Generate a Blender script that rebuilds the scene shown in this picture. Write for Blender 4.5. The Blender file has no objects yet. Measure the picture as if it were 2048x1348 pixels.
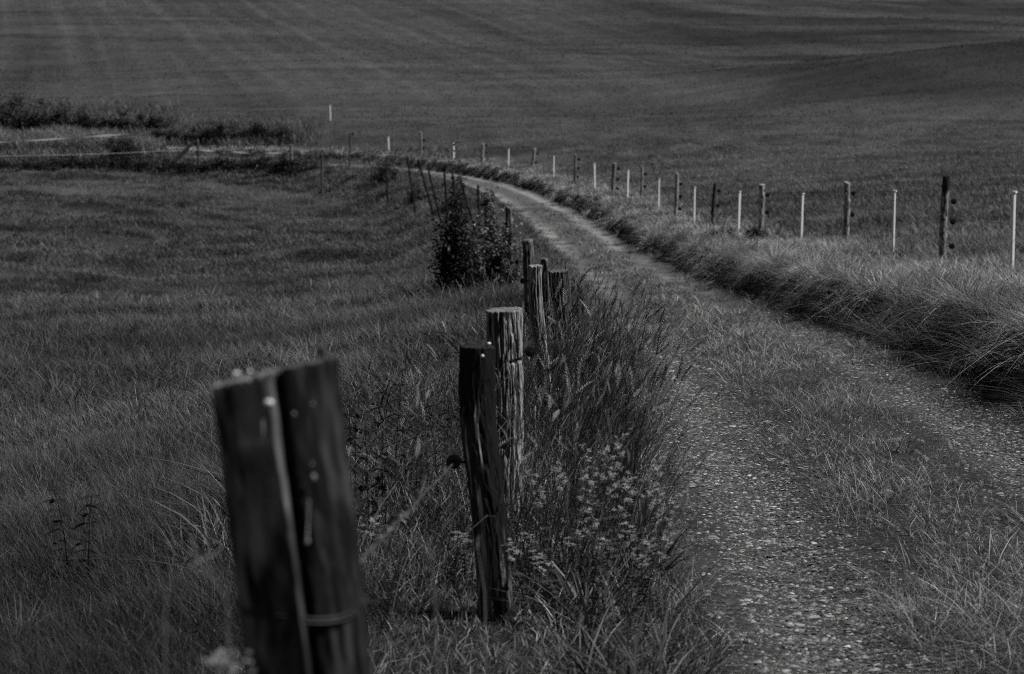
import bpy, math
import numpy as np
from mathutils import Vector

PI = math.pi
rng = np.random.default_rng(11)
scene = bpy.context.scene
COL = scene.collection
CZ = 1.7                 # camera height
FPX = 70 / 36 * 2048.0   # focal length in photo pixels
PITCH = math.radians(-8.0)

# ------------------------------------------------------------------ basics
def P(u, v, Y):
    """World point seen at photo pixel (u, v) at forward distance Y."""
    dx = (u - 1024) / FPX
    up = (674 - v) / FPX
    dy = math.cos(PITCH) - up * math.sin(PITCH)
    dz = math.sin(PITCH) + up * math.cos(PITCH)
    k = Y / dy
    return np.array((dx * k, Y, CZ + dz * k))

def hash2(ix, iy, seed):
    h = (ix.astype(np.int64) * 374761393 + iy.astype(np.int64) * 668265263 + seed * 974711) & 0xFFFFFFFF
    h = ((h ^ (h >> 13)) * 1274126177) & 0xFFFFFFFF
    h = ((h ^ (h >> 16)) * 2246822519) & 0xFFFFFFFF
    return (h & 0xFFFFFF) / float(0xFFFFFF)

def vnoise(x, y, seed=0):
    x = np.asarray(x, float); y = np.asarray(y, float)
    ix = np.floor(x); iy = np.floor(y)
    fx = x - ix; fy = y - iy
    fx = fx * fx * (3 - 2 * fx); fy = fy * fy * (3 - 2 * fy)
    a = hash2(ix, iy, seed); b = hash2(ix + 1, iy, seed)
    c = hash2(ix, iy + 1, seed); d = hash2(ix + 1, iy + 1, seed)
    return a + (b - a) * fx + (c - a) * fy + (a - b - c + d) * fx * fy

def fbm(x, y, seed=0, octv=4):
    s = 0; amp = 0.5; tot = 0
    for o in range(octv):
        s = s + amp * vnoise(x * 2 ** o + 17.3 * o, y * 2 ** o - 9.1 * o, seed + o); tot += amp; amp *= 0.5
    return s / tot

def sm(a, b, x):
    t = np.clip((x - a) / (b - a), 0, 1)
    return t * t * (3 - 2 * t)

# ------------------------------------------------------------------ track centre line
_ctl = np.array([(1.72, -6), (1.70, 2), (1.78, 6), (1.90, 10), (2.06, 14.7), (2.22, 22), (2.34, 32), (2.32, 45),
                 (2.0, 58), (1.2, 74), (0.15, 86), (-1.35, 97), (-3.9, 107), (-7.2, 113.5), (-12, 117.5),
                 (-18, 119.5), (-27, 120.5), (-42, 119.5), (-70, 115)], float)
_d = np.r_[0, np.cumsum(np.hypot(*np.diff(_ctl, axis=0).T))]
_t = np.linspace(0, _d[-1], 900)
_cx = np.interp(_t, _d, _ctl[:, 0]); _cy = np.interp(_t, _d, _ctl[:, 1])
_k = np.hanning(61); _k /= _k.sum()
_cx = np.convolve(np.pad(_cx, 30, mode='reflect', reflect_type='odd'), _k, 'valid')
_cy = np.convolve(np.pad(_cy, 30, mode='reflect', reflect_type='odd'), _k, 'valid')
LINE = np.c_[_cx, _cy][::6]

def _sdist(x, y):
    best = np.full(x.shape, 1e9); sg = np.ones(x.shape)
    for i in range(len(LINE) - 1):
        ax, ay = LINE[i]; bx, by = LINE[i + 1]
        ex, ey = bx - ax, by - ay; L2 = ex * ex + ey * ey
        t = np.clip(((x - ax) * ex + (y - ay) * ey) / L2, 0, 1)
        qx = x - ax - t * ex; qy = y - ay - t * ey
        d = qx * qx + qy * qy
        m = d < best
        best = np.where(m, d, best)
        sg = np.where(m, np.where(ex * qy - ey * qx < 0, 1.0, -1.0), sg)
    return np.sqrt(best) * sg          # + = right (outer) side, - = left (meadow) side

_GX0, _GX1, _GY0, _GY1, _GS = -70.0, 70.0, -6.0, 150.0, 0.25
_gx = np.arange(_GX0, _GX1 + 1e-6, _GS); _gy = np.arange(_GY0, _GY1 + 1e-6, _GS)
_SG = _sdist(*np.meshgrid(_gx, _gy, indexing='ij'))

def sdist(x, y):
    x = np.asarray(x, float); y = np.asarray(y, float)
    fx = np.clip((x - _GX0) / _GS, 0, len(_gx) - 1.001); fy = np.clip((y - _GY0) / _GS, 0, len(_gy) - 1.001)
    ix = fx.astype(int); iy = fy.astype(int); fx = fx - ix; fy = fy - iy
    return ((_SG[ix, iy] * (1 - fx) + _SG[ix + 1, iy] * fx) * (1 - fy)
            + (_SG[ix, iy + 1] * (1 - fx) + _SG[ix + 1, iy + 1] * fx) * fy)

# ------------------------------------------------------------------ terrain height
_py = [-10, 0, 6, 10, 15, 20, 25.5, 34, 42, 52, 66, 80, 96, 110, 122, 135, 150, 200, 250, 300, 400, 520, 640]
_pz = [-1.6, -1.7, -1.88, -2.05, -2.37, -2.76, -3.2, -3.87, -4.45, -4.98, -5.45, -5.8, -6.08, -6.25, -6.05, -5.55, -4.75, -1.5, 2.6, 7.2, 17, 29, 38]
_yy = np.linspace(-10, 640, 6501)
_zz = np.interp(_yy, _py, _pz)
_kk = np.hanning(61); _kk /= _kk.sum()
_zz = np.convolve(np.pad(_zz, 30, mode='reflect', reflect_type='odd'), _kk, 'valid')

def height(x, y):
    x = np.asarray(x, float); y = np.asarray(y, float)
    s = sdist(x, y)
    z = CZ + np.interp(y, _yy, _zz)
    wob = (vnoise(x * .9, y * .9, 5) - .5) * .30 + (vnoise(x * 2.6, y * 2.6, 6) - .5) * .22
    sb = s + wob
    far = 1 - sm(128, 160, y)
    bank = (.44 * sm(1.24, 1.52, sb) + .10 * sm(1.5, 3.6, sb)) * far
    right = np.clip(s - 3.4, 0, 60)
    z = z + bank + .05 * right * far * (1 - .4 * sm(10, 40, right))
    left = np.clip(-s - 1.25, 0, 60)
    z = z + (.07 * sm(0, .5, left) - .34 * sm(.7, 4.5, left) - .012 * np.clip(left - 4, 0, 30)) * far
    z = z - .95 * sm(-24, -9, x) * sm(1.6, 5.2, left) * (1 - sm(9, 34, left)) * sm(26, 60, y) * far
    z = z + 4.6 * sm(4, 46, x) * np.exp(-((y - 165) / 27) ** 2)
    # wheel ruts and the raised strip between them
    tr = np.abs(s)
    z = z - .045 * np.exp(-((tr - .74) / .24) ** 2) + .02 * np.exp(-(s / .3) ** 2)
    # tussocks, terracettes
    off = sm(1.4, 2.4, tr)
    bump = (fbm(x * .9, y * .55, 3, 3) - .5) * .22 + (fbm(x * .25, y * .2, 9, 2) - .5) * .40 + (fbm(x * .55, y * .30, 13, 3) - .5) * .30 * sm(16, 40, y) * (s < 0)
    z = z + off * bump * sm(2, 9, y) * np.where(s < 0, 1.0, .8)
    ridge = (fbm(x * .10 + y * .05, y * .45, 21, 3) - .5)
    z = z + off * ridge * .35 * sm(10, 40, y) * far
    z = z + (fbm(x * .012, y * .012, 40, 3) - .5) * 6 * sm(140, 260, y)
    z = z + (fbm(x * .05, y * .08, 43, 3) - .5) * 1.0 * sm(125, 170, y)
    return z

def ground_at(u, v, ymin=2.0):
    """Where the sight line through a photo pixel meets the terrain."""
    Ys = ymin * (1.006 ** np.arange(960))
    pts = np.array([P(u, v, Y) for Y in Ys])
    below = np.nonzero(pts[:, 2] < height(pts[:, 0], pts[:, 1]))[0]
    i = below[0] if len(below) else len(Ys) - 1
    p = pts[i]; p[2] = float(height(p[0], p[1]))
    return p

def H(x, y): return float(height(np.array(x), np.array(y)))

# ------------------------------------------------------------------ materials
def nodes_of(m):
    m.use_nodes = True
    nt = m.node_tree; nt.nodes.clear()
    return nt, nt.nodes, nt.links

def plant_mat(name, transl=.35, rough=.5, spec=.25, mult=1.0):
    m = bpy.data.materials.new(name); nt, N, L = nodes_of(m)
    out = N.new('ShaderNodeOutputMaterial')
    a = N.new('ShaderNodeAttribute'); a.attribute_name = 'Col'
    tc = N.new('ShaderNodeTexCoord')
    nz = N.new('ShaderNodeTexNoise'); nz.inputs['Scale'].default_value = 3.0; nz.inputs['Detail'].default_value = 3
    mr = N.new('ShaderNodeMapRange'); mr.inputs['To Min'].default_value = .75 * mult; mr.inputs['To Max'].default_value = 1.25 * mult
    mul = N.new('ShaderNodeVectorMath'); mul.operation = 'SCALE'
    L.new(tc.outputs['Object'], nz.inputs['Vector']); L.new(nz.outputs['Fac'], mr.inputs['Value'])
    L.new(a.outputs['Color'], mul.inputs[0]); L.new(mr.outputs['Result'], mul.inputs['Scale'])
    p = N.new('ShaderNodeBsdfPrincipled'); p.inputs['Roughness'].default_value = rough
    p.inputs['Specular IOR Level'].default_value = spec
    t = N.new('ShaderNodeBsdfTranslucent')
    mx = N.new('ShaderNodeMixShader'); mx.inputs['Fac'].default_value = transl
    L.new(mul.outputs['Vector'], p.inputs['Base Color']); L.new(mul.outputs['Vector'], t.inputs['Color'])
    L.new(p.outputs['BSDF'], mx.inputs[1]); L.new(t.outputs['BSDF'], mx.inputs[2]); L.new(mx.outputs['Shader'], out.inputs['Surface'])
    return m

def attr_mat(name, nscale=(40, 40, 4), rough=.8, spec=.3, lo=.6, hi=1.4, bump=.3, bdist=.003):
    """Vertex-albedo times stretched procedural grain, with bump."""
    m = bpy.data.materials.new(name); nt, N, L = nodes_of(m)
    out = N.new('ShaderNodeOutputMaterial')
    a = N.new('ShaderNodeAttribute'); a.attribute_name = 'Col'
    tc = N.new('ShaderNodeTexCoord'); mp = N.new('ShaderNodeMapping'); mp.inputs['Scale'].default_value = nscale
    nz = N.new('ShaderNodeTexNoise'); nz.inputs['Scale'].default_value = 1.0; nz.inputs['Detail'].default_value = 5; nz.inputs['Roughness'].default_value = .65
    mr = N.new('ShaderNodeMapRange'); mr.inputs['From Min'].default_value = .3; mr.inputs['From Max'].default_value = .7
    mr.inputs['To Min'].default_value = lo; mr.inputs['To Max'].default_value = hi
    mul = N.new('ShaderNodeVectorMath'); mul.operation = 'SCALE'
    p = N.new('ShaderNodeBsdfPrincipled'); p.inputs['Roughness'].default_value = rough; p.inputs['Specular IOR Level'].default_value = spec
    bp = N.new('ShaderNodeBump'); bp.inputs['Strength'].default_value = bump; bp.inputs['Distance'].default_value = bdist
    L.new(tc.outputs['Object'], mp.inputs['Vector']); L.new(mp.outputs['Vector'], nz.inputs['Vector'])
    L.new(nz.outputs['Fac'], mr.inputs['Value']); L.new(nz.outputs['Fac'], bp.inputs['Height'])
    L.new(a.outputs['Color'], mul.inputs[0]); L.new(mr.outputs['Result'], mul.inputs['Scale'])
    L.new(mul.outputs['Vector'], p.inputs['Base Color']); L.new(bp.outputs['Normal'], p.inputs['Normal'])
    L.new(p.outputs['BSDF'], out.inputs['Surface'])
    return m

def plain_mat(name, val, rough=.5, spec=.4, metal=0.0, nscale=60, var=.3):
    m = bpy.data.materials.new(name); nt, N, L = nodes_of(m)
    out = N.new('ShaderNodeOutputMaterial'); p = N.new('ShaderNodeBsdfPrincipled')
    p.inputs['Roughness'].default_value = rough; p.inputs['Specular IOR Level'].default_value = spec; p.inputs['Metallic'].default_value = metal
    tc = N.new('ShaderNodeTexCoord'); nz = N.new('ShaderNodeTexNoise'); nz.inputs['Scale'].default_value = nscale; nz.inputs['Detail'].default_value = 3
    cr = N.new('ShaderNodeMapRange'); cr.inputs['To Min'].default_value = val * (1 - var); cr.inputs['To Max'].default_value = val * (1 + var)
    cb = N.new('ShaderNodeCombineColor')
    L.new(tc.outputs['Object'], nz.inputs['Vector']); L.new(nz.outputs['Fac'], cr.inputs['Value'])
    for k in range(3): L.new(cr.outputs['Result'], cb.inputs[k])
    L.new(cb.outputs['Color'], p.inputs['Base Color']); L.new(p.outputs['BSDF'], out.inputs['Surface'])
    return m

M_grass = plant_mat('grass_blades', .12, .5, .2)
M_far = plant_mat('distant_grass', .25, .7, .1)
M_leaf = plant_mat('leaves', .25, .45, .35)
M_flower = plant_mat('petals', .35, .7, .1)
M_wood = attr_mat('weathered_wood', (55, 55, 5), .85, .2)
M_tar = attr_mat('tarred_wood', (45, 45, 4), .75, .15, .6, 1.4, .35, .003)
M_stone = attr_mat('gravel_stone', (60, 60, 60), .75, .35, .75, 1.25, .2, .002)
M_black = plain_mat('black_insulator_plastic', .008, .4, .4)
M_wire = plain_mat('rusty_wire', .022, .55, .5, .3)
M_barb = plain_mat('galvanised_barbed_wire', .09, .5, .5, .2)
M_rope = plain_mat('pale_fence_tape', .42, .6, .2)
M_nail = plain_mat('nail_head', .75, .45, .5)
M_resin = plain_mat('resin', .26, .35, .5)
# white plastic lets a little light through
def plastic_white():
    m = bpy.data.materials.new('white_plastic'); nt, N, L = nodes_of(m)
    out = N.new('ShaderNodeOutputMaterial'); p = N.new('ShaderNodeBsdfPrincipled')
    p.inputs['Base Color'].default_value = (.86, .86, .86, 1); p.inputs['Roughness'].default_value = .45
    tc = N.new('ShaderNodeTexCoord'); nz = N.new('ShaderNodeTexNoise'); nz.inputs['Scale'].default_value = 12
    cr = N.new('ShaderNodeMapRange'); cr.inputs['To Min'].default_value = .78; cr.inputs['To Max'].default_value = .9
    cb = N.new('ShaderNodeCombineColor')
    L.new(tc.outputs['Object'], nz.inputs['Vector']); L.new(nz.outputs['Fac'], cr.inputs['Value'])
    for k in range(3): L.new(cr.outputs['Result'], cb.inputs[k])
    t = N.new('ShaderNodeBsdfTranslucent'); L.new(cb.outputs['Color'], t.inputs['Color']); L.new(cb.outputs['Color'], p.inputs['Base Color'])
    mx = N.new('ShaderNodeMixShader'); mx.inputs['Fac'].default_value = .15
    L.new(p.outputs['BSDF'], mx.inputs[1]); L.new(t.outputs['BSDF'], mx.inputs[2]); L.new(mx.outputs['Shader'], out.inputs['Surface'])
    return m
M_white = plastic_white()

def ground_mat(name, fine, coarse, bump_d):
    m = bpy.data.materials.new(name); nt, N, L = nodes_of(m)
    out = N.new('ShaderNodeOutputMaterial')
    a = N.new('ShaderNodeAttribute'); a.attribute_name = 'Col'
    tc = N.new('ShaderNodeTexCoord')
    n1 = N.new('ShaderNodeTexNoise'); n1.inputs['Scale'].default_value = fine; n1.inputs['Detail'].default_value = 6; n1.inputs['Roughness'].default_value = .7
    n2 = N.new('ShaderNodeTexNoise'); n2.inputs['Scale'].default_value = coarse; n2.inputs['Detail'].default_value = 5; n2.inputs['Roughness'].default_value = .6
    m1 = N.new('ShaderNodeMapRange'); m1.inputs['From Min'].default_value = .3; m1.inputs['From Max'].default_value = .7; m1.inputs['To Min'].default_value = .6; m1.inputs['To Max'].default_value = 1.4
    m2 = N.new('ShaderNodeMapRange'); m2.inputs['From Min'].default_value = .3; m2.inputs['From Max'].default_value = .7; m2.inputs['To Min'].default_value = .8; m2.inputs['To Max'].default_value = 1.2
    mu = N.new('ShaderNodeMath'); mu.operation = 'MULTIPLY'
    sc = N.new('ShaderNodeVectorMath'); sc.operation = 'SCALE'
    bp = N.new('ShaderNodeBump'); bp.inputs['Strength'].default_value = .9; bp.inputs['Distance'].default_value = bump_d
    p = N.new('ShaderNodeBsdfPrincipled'); p.inputs['Roughness'].default_value = .9; p.inputs['Specular IOR Level'].default_value = .15
    for n in (n1, n2): L.new(tc.outputs['Object'], n.inputs['Vector'])
    L.new(n1.outputs['Fac'], m1.inputs['Value']); L.new(n2.outputs['Fac'], m2.inputs['Value'])
    L.new(m1.outputs['Result'], mu.inputs[0]); L.new(m2.outputs['Result'], mu.inputs[1])
    L.new(a.outputs['Color'], sc.inputs[0]); L.new(mu.outputs['Value'], sc.inputs['Scale'])
    L.new(sc.outputs['Vector'], p.inputs['Base Color']); L.new(n1.outputs['Fac'], bp.inputs['Height']); L.new(bp.outputs['Normal'], p.inputs['Normal'])
    L.new(p.outputs['BSDF'], out.inputs['Surface'])
    return m
M_ground = ground_mat('turf', 14, .5, .06)
M_track = ground_mat('gravel_track', 45, 1.5, .03)

# ------------------------------------------------------------------ mesh building
class MB:
    def __init__(s): s.V = []; s.F = []; s.C = []; s.n = 0
    def add(s, V, F, C):
        V = np.asarray(V, np.float32); F = np.asarray(F, np.int64)
        if F.ndim == 2 and F.shape[1] == 4:
            F = np.concatenate([F[:, [0, 1, 2]], F[:, [0, 2, 3]]])
        C = np.broadcast_to(np.asarray(C, np.float32), (len(V),))
        s.V.append(V); s.F.append(F + s.n); s.C.append(C); s.n += len(V)
        return s
    def build(s, name, mat, parent=None, loc=None, smooth=False):
        V = np.concatenate(s.V); F = np.concatenate(s.F).astype(np.int32); C = np.concatenate(s.C)
        if loc is not None: V = V - np.asarray(loc, np.float32)
        me = bpy.data.meshes.new(name)
        me.vertices.add(len(V)); me.vertices.foreach_set('co', np.ascontiguousarray(V, np.float32).ravel())
        me.loops.add(F.size); me.loops.foreach_set('vertex_index', F.ravel())
        me.polygons.add(len(F)); me.polygons.foreach_set('loop_start', np.arange(0, F.size, 3, dtype=np.int32))
        me.polygons.foreach_set('use_smooth', np.full(len(F), smooth, bool))
        at = me.attributes.new('Col', 'FLOAT_COLOR', 'POINT')
        cc = np.ones((len(V), 4), np.float32); cc[:, :3] = C[:, None]
        at.data.foreach_set('color', cc.ravel())
        me.update(calc_edges=True); me.materials.append(mat)
        o = bpy.data.objects.new(name, me); COL.objects.link(o)
        if loc is not None: o.location = Vector([float(c) for c in loc])
        if parent is not None:
            o.parent = parent
            if loc is not None: o.location = Vector([float(c) for c in loc]) - parent.location
        return o

def tag(o, label=None, cat=None, group=None, kind=None):
    if label: o['label'] = label
    if cat: o['category'] = cat
    if group: o['group'] = group
    if kind: o['kind'] = kind
    return o

def empty(name, loc):
    o = bpy.data.objects.new(name, None); COL.objects.link(o); o.location = Vector([float(c) for c in loc]); o.empty_display_size = .1
    return o

def copy_tree(o, loc, rz=0.0, sc=1.0):
    c = o.copy(); COL.objects.link(c); c.location = Vector([float(k) for k in loc]); c.rotation_euler = (0, 0, rz); c.scale = (sc, sc, sc)
    for ch in list(o.children):
        d = ch.copy(); COL.objects.link(d); d.parent = c
        for g in list(ch.children):
            e = g.copy(); COL.objects.link(e); e.parent = d
    return c

def tube(mb, pts, rad, col, n=6):
    pts = np.asarray(pts, float); k = len(pts)
    rad = np.broadcast_to(np.asarray(rad, float), (k,))
    d = np.gradient(pts, axis=0); d /= np.linalg.norm(d, axis=1)[:, None] + 1e-9
    ref = np.array((0, 0, 1.0)) if abs(d[:, 2]).mean() < .8 else np.array((0, 1.0, 0))
    a = np.cross(d, ref); a /= np.linalg.norm(a, axis=1)[:, None] + 1e-9
    b = np.cross(d, a)
    th = np.arange(n) * 2 * PI / n
    V = (pts[:, None] + rad[:, None, None] * (np.cos(th)[None, :, None] * a[:, None] + np.sin(th)[None, :, None] * b[:, None])).reshape(-1, 3)
    i, j = np.meshgrid(np.arange(k - 1), np.arange(n), indexing='ij'); j2 = (j + 1) % n
    F = np.stack([i * n + j, i * n + j2, (i + 1) * n + j2, (i + 1) * n + j], -1).reshape(-1, 4)
    F = np.concatenate([F[:, [0, 1, 2]], F[:, [0, 2, 3]]])
    V = np.concatenate([V, pts[:1], pts[-1:]]); nv = k * n
    jj = np.arange(n); jj2 = (jj + 1) % n
    F = np.concatenate([F, np.stack([jj2, jj, np.full(n, nv)], -1), np.stack([(k - 1) * n + jj, (k - 1) * n + jj2, np.full(n, nv + 1)], -1)])
    cc = np.asarray(col, float)
    if cc.ndim: cc = np.r_[np.repeat(cc, n), cc[0], cc[-1]]
    mb.add(V, F, cc)

def blades(mb, base, h, w, az, lean, curve, nseg, c0, c1, twist=None, sink=.02, droop=None):
    """Many curved, tapering grass blades at once."""
    n = len(base)
    if n == 0: return
    bc = lambda a: np.broadcast_to(np.asarray(a, float), (n,))
    h, w, az, lean, curve, c0, c1 = map(bc, (h, w, az, lean, curve, c0, c1))
    if twist is None: twist = rng.uniform(-1.2, 1.2, n)
    t = np.linspace(0, 1, nseg + 1)
    dx, dy = np.cos(az), np.sin(az)
    hor = h[:, None] * (lean[:, None] * t + curve[:, None] * t ** 2)
    ver = h[:, None] * (t - .38 * np.clip(curve, 0, 1.4)[:, None] * t ** 2.2) - sink
    if droop is not None: ver = ver - (h * droop)[:, None] * t ** 2.3
    cx = base[:, 0:1] + dx[:, None] * hor; cy = base[:, 1:2] + dy[:, None] * hor; cz = base[:, 2:3] + ver
    wa = az + PI / 2 + twist
    hw = (w / 2)[:, None] * (1 - t ** 1.6) * np.where(t < .05, .7, 1.0)
    wx, wy = np.cos(wa)[:, None] * hw, np.sin(wa)[:, None] * hw
    K = nseg
    V = np.empty((n, 2 * K + 1, 3), np.float32); C = np.empty((n, 2 * K + 1), np.float32)
    V[:, 0:2 * K:2, 0] = (cx - wx)[:, :K]; V[:, 1:2 * K:2, 0] = (cx + wx)[:, :K]
    V[:, 0:2 * K:2, 1] = (cy - wy)[:, :K]; V[:, 1:2 * K:2, 1] = (cy + wy)[:, :K]
    V[:, 0:2 * K:2, 2] = cz[:, :K]; V[:, 1:2 * K:2, 2] = cz[:, :K]
    V[:, 2 * K, 0] = cx[:, K]; V[:, 2 * K, 1] = cy[:, K]; V[:, 2 * K, 2] = cz[:, K]
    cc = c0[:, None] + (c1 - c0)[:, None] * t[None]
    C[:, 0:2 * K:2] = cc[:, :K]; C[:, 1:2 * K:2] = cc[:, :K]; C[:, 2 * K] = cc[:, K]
    f = []
    for k in range(K - 1):
        a = 2 * k; f += [(a, a + 1, a + 3), (a, a + 3, a + 2)]
    f.append((2 * K - 2, 2 * K - 1, 2 * K))
    f = np.array(f)
    F = (np.arange(n)[:, None, None] * (2 * K + 1) + f[None]).reshape(-1, 3)
    mb.add(V.reshape(-1, 3), F, C.ravel())

def scatter(mb, TV, TF, TC, pos, rot, scl, colm=1.0):
    """Copies of a small template (n_t verts) at many positions with 3x3 rotations."""
    n = len(pos)
    if n == 0: return
    V = np.einsum('nij,tj->nti', rot, TV) * np.asarray(scl).reshape(-1, 1, 1) + pos[:, None]
    F = (np.arange(n)[:, None, None] * len(TV) + TF[None]).reshape(-1, 3)
    C = np.broadcast_to(TC, (n, len(TV))) * np.broadcast_to(np.asarray(colm, float), (n,))[:, None]
    mb.add(V.reshape(-1, 3), F, C.ravel())

def rotz(a):
    R = np.zeros((len(a), 3, 3)); R[:, 0, 0] = np.cos(a); R[:, 0, 1] = -np.sin(a); R[:, 1, 0] = np.sin(a); R[:, 1, 1] = np.cos(a); R[:, 2, 2] = 1
    return R

def rotrand(n, tilt=PI):
    a = rotz(rng.uniform(0, 2 * PI, n)); b = rotz(rng.uniform(0, 2 * PI, n))
    t = rng.uniform(-tilt, tilt, n); X = np.zeros((n, 3, 3)); X[:, 0, 0] = 1
    X[:, 1, 1] = np.cos(t); X[:, 1, 2] = -np.sin(t); X[:, 2, 1] = np.sin(t); X[:, 2, 2] = np.cos(t)
    return a @ X @ b

# ------------------------------------------------------------------ albedo of turf by place
def turf_albedo(x, y, s):
    """Real colour differences of the sward: mown swaths on the hill, dark rush patches, pale dry grass."""
    a = .085 * np.ones_like(x)
    patch = fbm(x * .10, y * .30, 61, 4)
    fine = fbm(x * .8, y * 1.6, 62, 3)
    a = a * (.50 + .62 * patch + .38 * fine)
    # dark patches, long across the slope
    dk = .62 * fbm(x * .50 + 3, y * .50, 63, 3) + .38 * fbm(x * .14, y * .2, 69, 2)
    a = a * (1 - .64 * sm(.49, .63, dk) * (.35 + .65 * sm(12, 30, y)) * np.where(s < 0, 1, .5)) * (1 + .25 * sm(.48, .36, dk))
    # dry pale grass along the right-hand bank top
    bt = np.exp(-((s - 2.6) / 1.0) ** 2) * (1 - sm(110, 135, y))
    a = a * (1 + 2.1 * bt)
    hill = sm(118, 150, y)
    # swaths: long stripes running up the field, and cross-slope streaks
    q = x + .24 * (y - 200) + 1.0 * np.sin(y * .02)
    st = fbm(q * .16, y * .006, 64, 3)
    cr = .5 * fbm(x * .015 + y * .01, y * .22, 65, 4) + .5 * fbm(x * .05 + y * .03, y * .5, 68, 3)
    lines = np.exp(-((q / 14.5 - np.round(q / 14.5)) * 14.5 / .6) ** 2) * vnoise(np.round(q / 14.5) * 7.7, y * .01, 66)
    lines2 = np.exp(-((q / 3.7 - np.round(q / 3.7)) * 3.7 / .45) ** 2) * (.3 + vnoise(np.round(q / 3.7) * 3.1, y * .02, 70))
    ha = .074 * (-.15 + 1.0 * st + 1.35 * cr) + (.035 * lines + .024 * lines2) * sm(140, 190, y) * sm(45, -5, x)
    right_dark = sm(.50, .64, fbm(x * .035 + y * .012, y * .06, 67, 3)) * sm(0, 30, x)
    ha = np.maximum(ha * (1 - .5 * right_dark), .012)
    return a * (1 - hill) + ha * hill

# ------------------------------------------------------------------ ground and track: one terrain grid cut in two
def build_terrain():
    Ys = [-4.0]
    while Ys[-1] < 640: Ys.append(Ys[-1] + max(.05, .0085 * (Ys[-1] + 4)))
    Ys = np.array(Ys)
    A = np.r_[np.linspace(-1.3, -.36, 40)[:-1], np.linspace(-.36, .40, 560), np.linspace(.40, 1.3, 40)[1:]]
    a, Y = np.meshgrid(A, Ys, indexing='ij')
    X = a * (Y + 9) + .3
    Z = height(X, Y); S = sdist(X, Y)
    na, ny = X.shape
    idx = np.arange(na * ny).reshape(na, ny)
    F = np.stack([idx[:-1, :-1], idx[1:, :-1], idx[1:, 1:], idx[:-1, 1:]], -1).reshape(-1, 4)
    V = np.stack([X, Y, Z], -1).reshape(-1, 3)
    s = S.ravel(); x = V[:, 0]; y = V[:, 1]
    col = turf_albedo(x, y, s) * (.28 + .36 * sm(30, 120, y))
    face_s = np.abs(s[F]).max(1)
    on = (face_s < 1.3) & (y[F].max(1) < 126)
    # bare earth showing on the cut face of the bank
    col = np.where((s > 1.05) & (s < 1.75) & (y < 128), .018, col)
    rut = np.exp(-((np.abs(s) - .74) / .26) ** 2)
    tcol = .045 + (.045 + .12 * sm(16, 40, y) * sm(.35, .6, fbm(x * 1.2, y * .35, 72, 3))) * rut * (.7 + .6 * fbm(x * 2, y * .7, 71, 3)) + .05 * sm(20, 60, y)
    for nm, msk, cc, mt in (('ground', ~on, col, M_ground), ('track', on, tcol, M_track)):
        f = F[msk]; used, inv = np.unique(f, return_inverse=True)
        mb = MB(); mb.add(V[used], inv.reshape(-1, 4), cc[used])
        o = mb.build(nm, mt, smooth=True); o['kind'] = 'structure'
build_terrain()
# ------------------------------------------------------------------ grass and gravel
AZ_WIND = 2.8    # most stems lean to the left, away from the track

def sample(n, y0, y1, p=1.6, half=.285, pad=1.2, x0=None, x1=None):
    """Random places in the visible wedge, denser near the camera (density ~ 1/Y^p)."""
    q = 2 - p
    u = rng.random(n)
    y = (y0 ** q + u * (y1 ** q - y0 ** q)) ** (1 / q)
    hw = half * y + pad
    x = rng.uniform(-1, 1, n) * hw
    if x0 is not None:
        k = (x > x0) & (x < x1); x, y = x[k], y[k]
    return x, y

def base_of(x, y): return np.stack([x, y, height(x, y)], -1)

def outward(x, y):
    """Direction (angle) from the right bank down towards the track."""
    e = .3
    gx = sdist(x + e, y) - sdist(x - e, y); gy = sdist(x, y + e) - sdist(x, y - e)
    return np.arctan2(-gy, -gx)

dry_p = lambda n, p: rng.random(n) < p

def tussocks(mb, x, y, nb, rad, h, w, seg, al, lean0=.15, lean1=.8, out=None, pull=.0, hang=0.0):
    """Fountain-shaped tufts: nb blades from each centre, arching outwards."""
    n = len(x)
    if n == 0: return
    h = np.broadcast_to(np.asarray(h, float), (n,)); al = np.broadcast_to(np.asarray(al, float), (n,)); rad = np.broadcast_to(np.asarray(rad, float), (n,)); w = np.broadcast_to(np.asarray(w, float), (n,))
    k = np.repeat(np.arange(n), nb); m = len(k)
    a = rng.uniform(0, 2 * PI, m); q = np.sqrt(rng.random(m))
    px = x[k] + np.cos(a) * q * rad[k]; py = y[k] + np.sin(a) * q * rad[k]
    az = a + rng.normal(0, .4, m)
    if out is not None:
        vx = np.cos(az) + pull * np.cos(out[k]); vy = np.sin(az) + pull * np.sin(out[k]); az = np.arctan2(vy, vx)
    dr = None
    if hang: dr = hang * rng.uniform(.2, 1.4, m) * np.clip(.35 + .65 * np.cos(az - out[k]), 0, 1)
    c = al[k] * rng.uniform(.45, 1.7, m); c = np.where(rng.random(m) < .10, c * 2.0, c)
    hh = h[k] * rng.uniform(.55, 1.3, m) * (1.1 - .35 * q)
    blades(mb, base_of(px, py), hh, w[k] * rng.uniform(.6, 1.3, m), az, lean0 + (lean1 - lean0) * q * rng.uniform(.4, 1.2, m), rng.gamma(2.2, .3, m), seg, c * .45, c * 1.2, droop=dr)

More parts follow.
